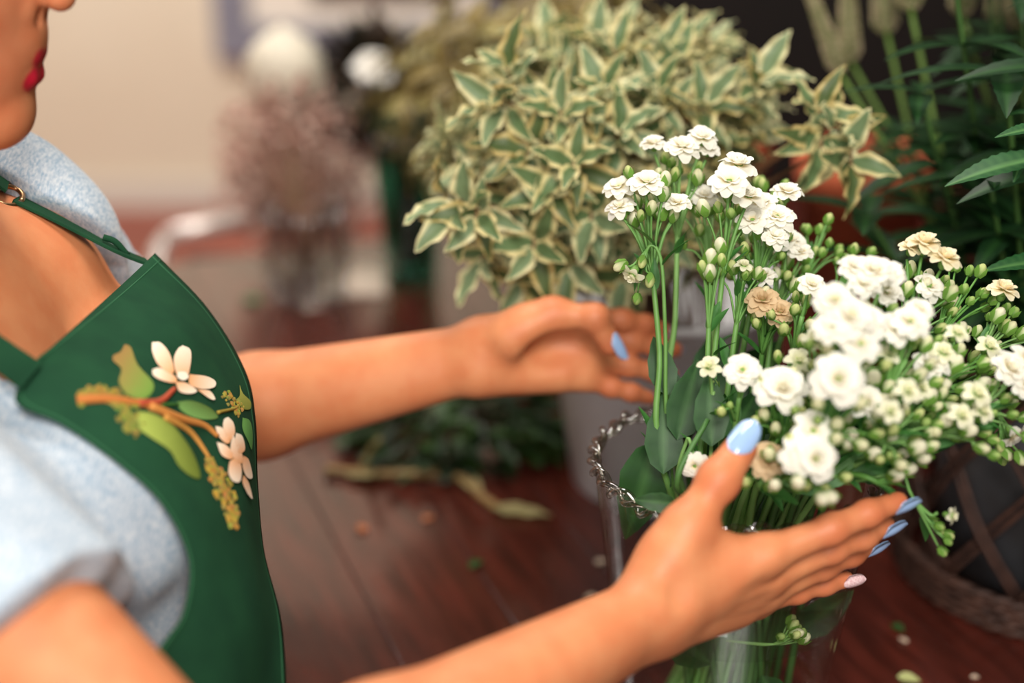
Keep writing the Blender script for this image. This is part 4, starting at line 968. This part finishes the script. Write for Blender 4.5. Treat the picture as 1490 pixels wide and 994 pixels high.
veronica('third pale flower spike, cut off by the top of the photo', kb(2), P(1290, 45, 1.30), P(1278, -60, 1.30), .0125, 4, 3)
veronica('pale flower spike over the longest straight green stem', kb(3), P(1325, 12, 1.25), P(1315, -110, 1.25), .0125, 3, 4)
veronica('flower spike whose stem forks near the top edge', kb(4), P(1400, 20, 1.28), P(1405, -110, 1.28), .0120, 4, 5)
veronica('small white spike right of the forked stem', kb(5), P(1452, 28, 1.35), P(1456, -60, 1.35), .0110, 3, 6)
veronica('spike flower closest to the right edge of the photo', kb(6), P(1482, 40, 1.22), P(1488, -90, 1.22), .0110, 3, 7)
vp = tag(empty('leafy_plant', KC + Vector((.02, 0, .03))), 'dark green leafy stems filling the wicker basket', 'plant'); rnd = random.Random(21); leaves = []
b = MB()
for i in range(34):
    a = rnd.uniform(0, 6.28); r_ = rnd.uniform(.02, .17); top = KC + Vector((r_ * math.cos(a) * 1.2, .02 + r_ * math.sin(a), rnd.uniform(.30, .62))); base = KC + Vector((r_ * .3 * math.cos(a), r_ * .3 * math.sin(a), .03))
    c = crom([base, base.lerp(top, .5) + Vector((0, 0, .03)), top], 12); b.tube(c, .0022, 5, cv((60, 92, 42)))
    for t in range(4, 13, 2):
        for k in range(4):
            an = k * 1.57 + t * .5; leaves.append((c[t], orient((math.cos(an), math.sin(an), rnd.uniform(-.1, .5))), rnd.uniform(.8, 1.25), 1))
tag(b.build('stalks', M['stem'], vp), kind='stuff'); foliage(vp, leaves, VLf, 300)
fp = tag(empty('toothed_leaf_sprig', P(1560, 420, .99)), 'sharp dark green toothed leaves reaching in from the right edge', 'plant'); inv = world_of(fp).inverted()
b = MB(); b.tube(crom([KC + Vector((-.01, -.07, .2)), P(1560, 420, .99), P(1540, 100, .97), P(1530, 20, .97)], 20), .0026, 7, cv((80, 112, 52))); b.build('stem', M['stem'], fp)
for (x0, y0, x1, y1, d, s, k) in ((1530, 228, 1379, 247, .95, 1.05, 0), (1525, 250, 1400, 262, .96, .85, 1), (1535, 185, 1452, 186, .94, .9, 0), (1545, 100, 1405, 78, .98, 1.0, 1), (1560, 380, 1434, 376, .95, .95, 0), (1510, 165, 1470, 155, .97, .7, 1), (1490, 225, 1475, 262, .96, .6, 0)):
    p0, p1 = P(x0, y0, d), P(x1, y1, d - .01); put('leaf', VLf[k], fp, p0, orient(p1 - p0, cdir(0, .8, -.6)), (p1 - p0).length / .070 if k == 0 else (p1 - p0).length / .070, inv)
# terracotta pots behind
def pot(label, c, r, h, tilt=0):
    o = tag(empty('terracotta_pot', c), label, 'pot'); V, Fc = lathe([(r * .68, 0), (r * .9, h * .78), (r, h * .78), (r * 1.03, h), (r * .92, h), (r * .85, h * .8), (r * .62, .01)], 48, c); child('body', V, Fc, M['terracotta'], o, True); return o
pz = on_wall(1245, 400, 1.60); pot('tall reddish terracotta pot behind the white bunch', Vector((pz.x, 1.60, TZ)), .078, .25)
pot('small terracotta pot between the shrub and the cupboard', Vector((.27, 1.78, TZ)), .06, .24)
# ------------------------------------------------------------------ things further back on the table
def vaseobj(name, label, c, prof, m, cat='vase'):
    o = tag(empty(name, c), label, cat); V, Fc = lathe(prof, 48, c); Fc = Fc[:-1]; child('body', V, Fc, m, o, True); return o
g1 = on_wall(452, 425, 1.80); g1 = Vector((g1.x, 1.78, TZ))
gv = vaseobj('glass_jar', 'small ribbed glass jar holding the pinkish dried flowers', g1, [(.035, 0), (.045, .01), (.055, .06), (.046, .11), (.050, .13)], M['glass'])
V, Fc = lathe([(.030, .006), (.040, .012), (.050, .06), (.042, .11), (.046, .13)], 32, g1); child('inner_wall', V, Fc[:-1], M['glass'], gv, True)
for i in range(16):
    a = i / 16 * 2 * math.pi; b = MB(); b.tube([g1 + Vector((r_ * math.cos(a), r_ * math.sin(a), z)) for r_, z in ((.046, .01), (.056, .06), (.047, .11), (.051, .13))], .0030, 6); b.build('rib', M['crystal'], gv)
gy = tag(empty('dried_bouquet', g1 + Vector((0, 0, .02))), 'airy bunch of dusty pink dried flowers in the ribbed jar', 'bouquet')
b = MB(); rnd = random.Random(3); gc = P(430, 245, 1.98)
for i in range(70):
    d = rv(rnd); p = gc + Vector((d.x * .085, d.y * .07, d.z * .105)); b.tube([g1 + Vector((0, 0, .02)), g1 + Vector((d.x * .02, d.y * .02, .13)), p], .0009, 4, cv((130, 92, 72)))
tag(b.build('stalks', M['stem'], gy), kind='stuff')
b = MB()
for i in range(2300):
    d = rv(rnd); p = gc + Vector((d.x * .108, d.y * .08, d.z * .128)) * rnd.uniform(.35, 1.08) ; s = rnd.uniform(.003, .0065); cc = cv(rnd.choice(((236, 200, 184), (214, 168, 152), (244, 220, 206), (180, 130, 114))))
    b.add([p + Vector(v) * s for v in ((1, 0, 0), (-1, 0, 0), (0, 1, 0), (0, -1, 0), (0, 0, 1), (0, 0, -1))], [(0, 2, 4), (2, 1, 4), (1, 3, 4), (3, 0, 4), (2, 0, 5), (1, 2, 5), (3, 1, 5), (0, 3, 5)], cc)
tag(b.build('florets', M['petal'], gy), kind='stuff')
pe = tag(empty('white_peony', g1 + Vector((-.01, .01, .03))), 'big round white bloom standing above the dusty pink bunch', 'flower'); inv = world_of(pe).inverted()
pc_ = P(415, 105, 1.97); b = MB(); b.tube(crom([g1 + Vector((-.01, .01, .03)), g1 + Vector((-.02, .06, .16)), pc_ + Vector((-.01, .09, -.10)), pc_], 14), .003, 6, cv((90, 120, 60))); b.build('stem', M['stem'], pe)
b = MB()
for i in range(70):
    u = (i + .5) / 70; th = math.acos(1 - 1.7 * u); a = i * 2.399; n = Vector((math.sin(th) * math.cos(a), math.sin(th) * math.sin(a), math.cos(th))); t = orient((Vector((0, 0, 1)) - n * n.z * 1.0 + n * .25), n)
    V = []; rr = .052
    for j in range(4):
        for k in range(4): x = (k / 3 - .5); y = (j / 3 - .5); V.append(pc_ + n * rr * (.86 + .12 * u) + t @ Vector((x * .045 * (1 - .5 * abs(y) * 1.2), y * .045, .006 * math.sin(7 * x) - .25 * (x * x + y * y) * .045)))
    b.add(V, [(j * 4 + k, j * 4 + k + 1, j * 4 + k + 5, j * 4 + k + 4) for j in range(3) for k in range(3)], cv((252, 246, 232)))
V, Fc = lathe([(.044 * math.sin(math.pi * (i + .5) / 10), -.044 * math.cos(math.pi * (i + .5) / 10)) for i in range(10)], 16, pc_); b.add(V, Fc, cv((240, 228, 200)))
b.build('petals', M['petal'], pe)
g2 = on_wall(598, 405, 1.85); g2 = Vector((g2.x, 1.86, TZ))
tv_ = vaseobj('teal_vase', 'tall teal glass vase left of the shrub, far back on the table', g2, [(.030, 0), (.036, .005), (.040, .08), (.050, .20), (.056, .205)], M['tealglass'])
V, Fc = lathe([(.026, .006), (.037, .08), (.047, .20)], 32, g2); child('inner_wall', V, Fc[:-1], M['tealglass'], tv_, True)
b = MB(); b.tube([g2 + Vector((.055 * math.cos(a), .055 * math.sin(a), .206)) for a in [i / 48 * 2 * math.pi for i in range(49)]], .0035, 8); b.build('rim', M['ropeglass'], tv_)
dkb = tag(empty('dark_bouquet', g2 + Vector((0, 0, .02))), 'dark brown-green dried bouquet in the teal vase', 'bouquet'); leaves = []; rnd = random.Random(9); dc = P(560, 130, 2.02)
DL = [leafmesh('dark_leaf', .045, .016, c, c, n=6, w=4) for c in ((30, 32, 20), (46, 32, 24), (70, 54, 42))]
b = MB()
for i in range(110):
    d = rv(rnd); p = dc + Vector((d.x * .075, d.y * .06, d.z * .060)); b.tube([g2 + Vector((rnd.uniform(-.02, .02), 0, .02)), g2 + Vector((d.x * .02, d.y * .02, .2)), p], .0012, 4, cv((44, 66, 40)))
    for k in range(3): leaves.append((p, orient(d + rv(rnd) * .7), rnd.uniform(1.0, 1.6), rnd.choice((0, 0, 1, 2) if d.z > 0 else (0, 0, 1))))
tag(b.build('stalks', M['stem'], dkb), kind='stuff'); foliage(dkb, leaves, DL, 120)
wf = tag(empty('white_bloom', g2 + Vector((0, 0, .04))), 'blurred white bloom among the dark bouquet', 'flower')
me = blossom_mesh('petals', .042, (255, 252, 246), (250, 244, 230), seed=6); put('petals', me, wf, P(545, 98, 1.90), (camo - P(545, 98, 1.90) + Vector((0, 0, 3))).to_track_quat('Z', 'Y').to_matrix(), .75, world_of(wf).inverted())
b = MB(); b.tube([g2 + Vector((0, 0, .04)), g2 + Vector((0, 0, .2)), P(545, 103, 1.905)], .002, 5, cv((60, 90, 50))); b.build('stem', M['stem'], wf)
# folded pale cloth / paper under them
g3 = on_wall(512, 402, 1.86)
def paper(label, c, w_, l_, rz, m, name='paper_sheet', cat='paper', th=.002):
    o = tag(empty(name, c, rz), label, cat); V = []; n = 12
    for lay in (0, 1):
        for i in range(n + 1):
            for j in range(n + 1): V.append(Matrix.Rotation(rz, 3, 'Z') @ Vector(((i / n - .5) * w_, (j / n - .5) * l_, lay * th + .0015 * math.sin(i * .7) * math.sin(j * .9) + .0016)) + Vector(c))
    q_ = (n + 1) ** 2; Fc = [(i * (n + 1) + j, (i + 1) * (n + 1) + j, (i + 1) * (n + 1) + j + 1, i * (n + 1) + j + 1) for i in range(n) for j in range(n)]; Fc = [f[::-1] for f in Fc] + [tuple(a + q_ for a in f) for f in Fc]
    for j in range(n):
        Fc += [(j, j + 1, j + 1 + q_, j + q_), (n * (n + 1) + j, n * (n + 1) + j + q_, n * (n + 1) + j + 1 + q_, n * (n + 1) + j + 1), (j * (n + 1), j * (n + 1) + q_, (j + 1) * (n + 1) + q_, (j + 1) * (n + 1)), (j * (n + 1) + n, (j + 1) * (n + 1) + n, (j + 1) * (n + 1) + n + q_, j * (n + 1) + n + q_)]
    child('sheet', V, Fc, m, o, True); return o
paper('pale paper sheet lying between the glass jar and the teal vase', (g3.x, g3.y, TZ), .09, .14, .12, mat('paper', (214, 196, 180), .6))
# green heap, dry stalk, scraps
def tpt(px, py, h=0.0):                          # a point on the table
    a = (497 - py) / F; z = (CAMZ - TZ - h) / (SP - a * CP); return P(px, py, z)
hp_ = tag(empty('cut_greenery', tpt(660, 640)), 'heap of dark green cuttings on the table left of the bucket', 'greenery'); leaves = []; rnd = random.Random(4)
GL = [leafmesh('dark_leaf', .040, .014, c, c, n=6, w=4) for c in ((34, 60, 22), (48, 78, 28), (26, 44, 18))]
gc = tpt(670, 640); b = MB()
for i in range(300):
    d = rv(rnd); p = gc + Vector((d.x * .095, d.y * .07, abs(d.z) * .050 + .006)) * 1.0
    leaves.append((p, orient(Vector((d.x + rnd.uniform(-1, 1), d.y, d.z * .3 + .1))), rnd.uniform(.7, 1.2), rnd.randint(0, 2)))
for i in range(26): a = gc + Vector((rnd.uniform(-.11, .09), rnd.uniform(-.04, .05), .006)); b.tube([a, a + Vector((rnd.uniform(-.08, .08), rnd.uniform(-.04, .04), .03))], .0016, 5, cv((56, 84, 36)))
tag(b.build('stalks', M['stem'], hp_), kind='stuff'); foliage(hp_, leaves, GL, 200)
st = tag(empty('dry_cutting', tpt(480, 685)), 'pale yellow-brown cut stalk lying in front of the green heap', 'stalk'); inv = world_of(st).inverted()
b = MB(); b.tube(crom([tpt(474, 684, .006), tpt(560, 690, .006), tpt(660, 692, .006), tpt(700, 722, .005), tpt(722, 738, .005)], 20), [.0048, .0045] + [.0042] * 19, 8, cv((150, 118, 70))); b.tube(crom([tpt(525, 686, .006), tpt(540, 655, .03), tpt(552, 640, .05)], 6), .003, 6, cv((140, 130, 80))); b.build('stem', M['stem'], st)
DRY = leafmesh('dry_leaf', .052, .020, (172, 160, 112), (190, 178, 130), wavy=.05, fold=.1, droop=.05)
put('leaf', DRY, st, tpt(716, 738, .006), orient(tpt(785, 746, .006) - tpt(716, 738, .006)), 1.1, inv); put('leaf', DRY, st, tpt(672, 690, .006), orient(tpt(720, 735, .01) - tpt(672, 690, .006)), .9, inv)
put('leaf', DRY, st, tpt(500, 688, .006), orient(tpt(560, 690, .01) - tpt(500, 688, .006)), .8, inv)
SCR = [leafmesh('scrap', .014, .009, c, c, n=5, w=4, droop=.2) for c in ((228, 206, 184), (44, 84, 34), (176, 104, 66), (190, 196, 130), (60, 130, 86))]
for lab, x, y, k, s, cat in (('pale pinkish petal scrap left of the vase, upper one', 866, 820, 0, .9, 'petal'), ('pale pinkish petal scrap left of the vase, lower one', 869, 866, 0, .9, 'petal'),
    ('dark green leaf scrap in the middle of the table', 700, 815, 1, 1.3, 'leaf'), ('small orange-brown scrap behind the dark green scrap', 615, 758, 2, 1.0, 'petal'),
    ('tan petal scrap beside the apron edge', 528, 775, 2, 1.2, 'petal'), ('emerald leaf scrap far back near the chair', 378, 440, 4, 2.4, 'leaf'), ('green scrap on the table right of the vase', 1298, 908, 1, 1.0, 'leaf'),
    ('tiny cream petal right of the vase near the basket', 1320, 936, 0, .7, 'petal'), ('yellow-green bud scrap at the bottom edge right of the vase', 1305, 985, 3, 1.3, 'leaf'), ('faint cream crumb under the wicker basket', 1412, 985, 0, .5, 'petal')):
    o = bpy.data.objects.new('plant_scrap', SCR[k]); col.objects.link(o); p = tpt(x, y, .0015); o.location = p; o.rotation_euler = (.1, .1, x); o.scale = (s,) * 3; tag(o, lab, cat)
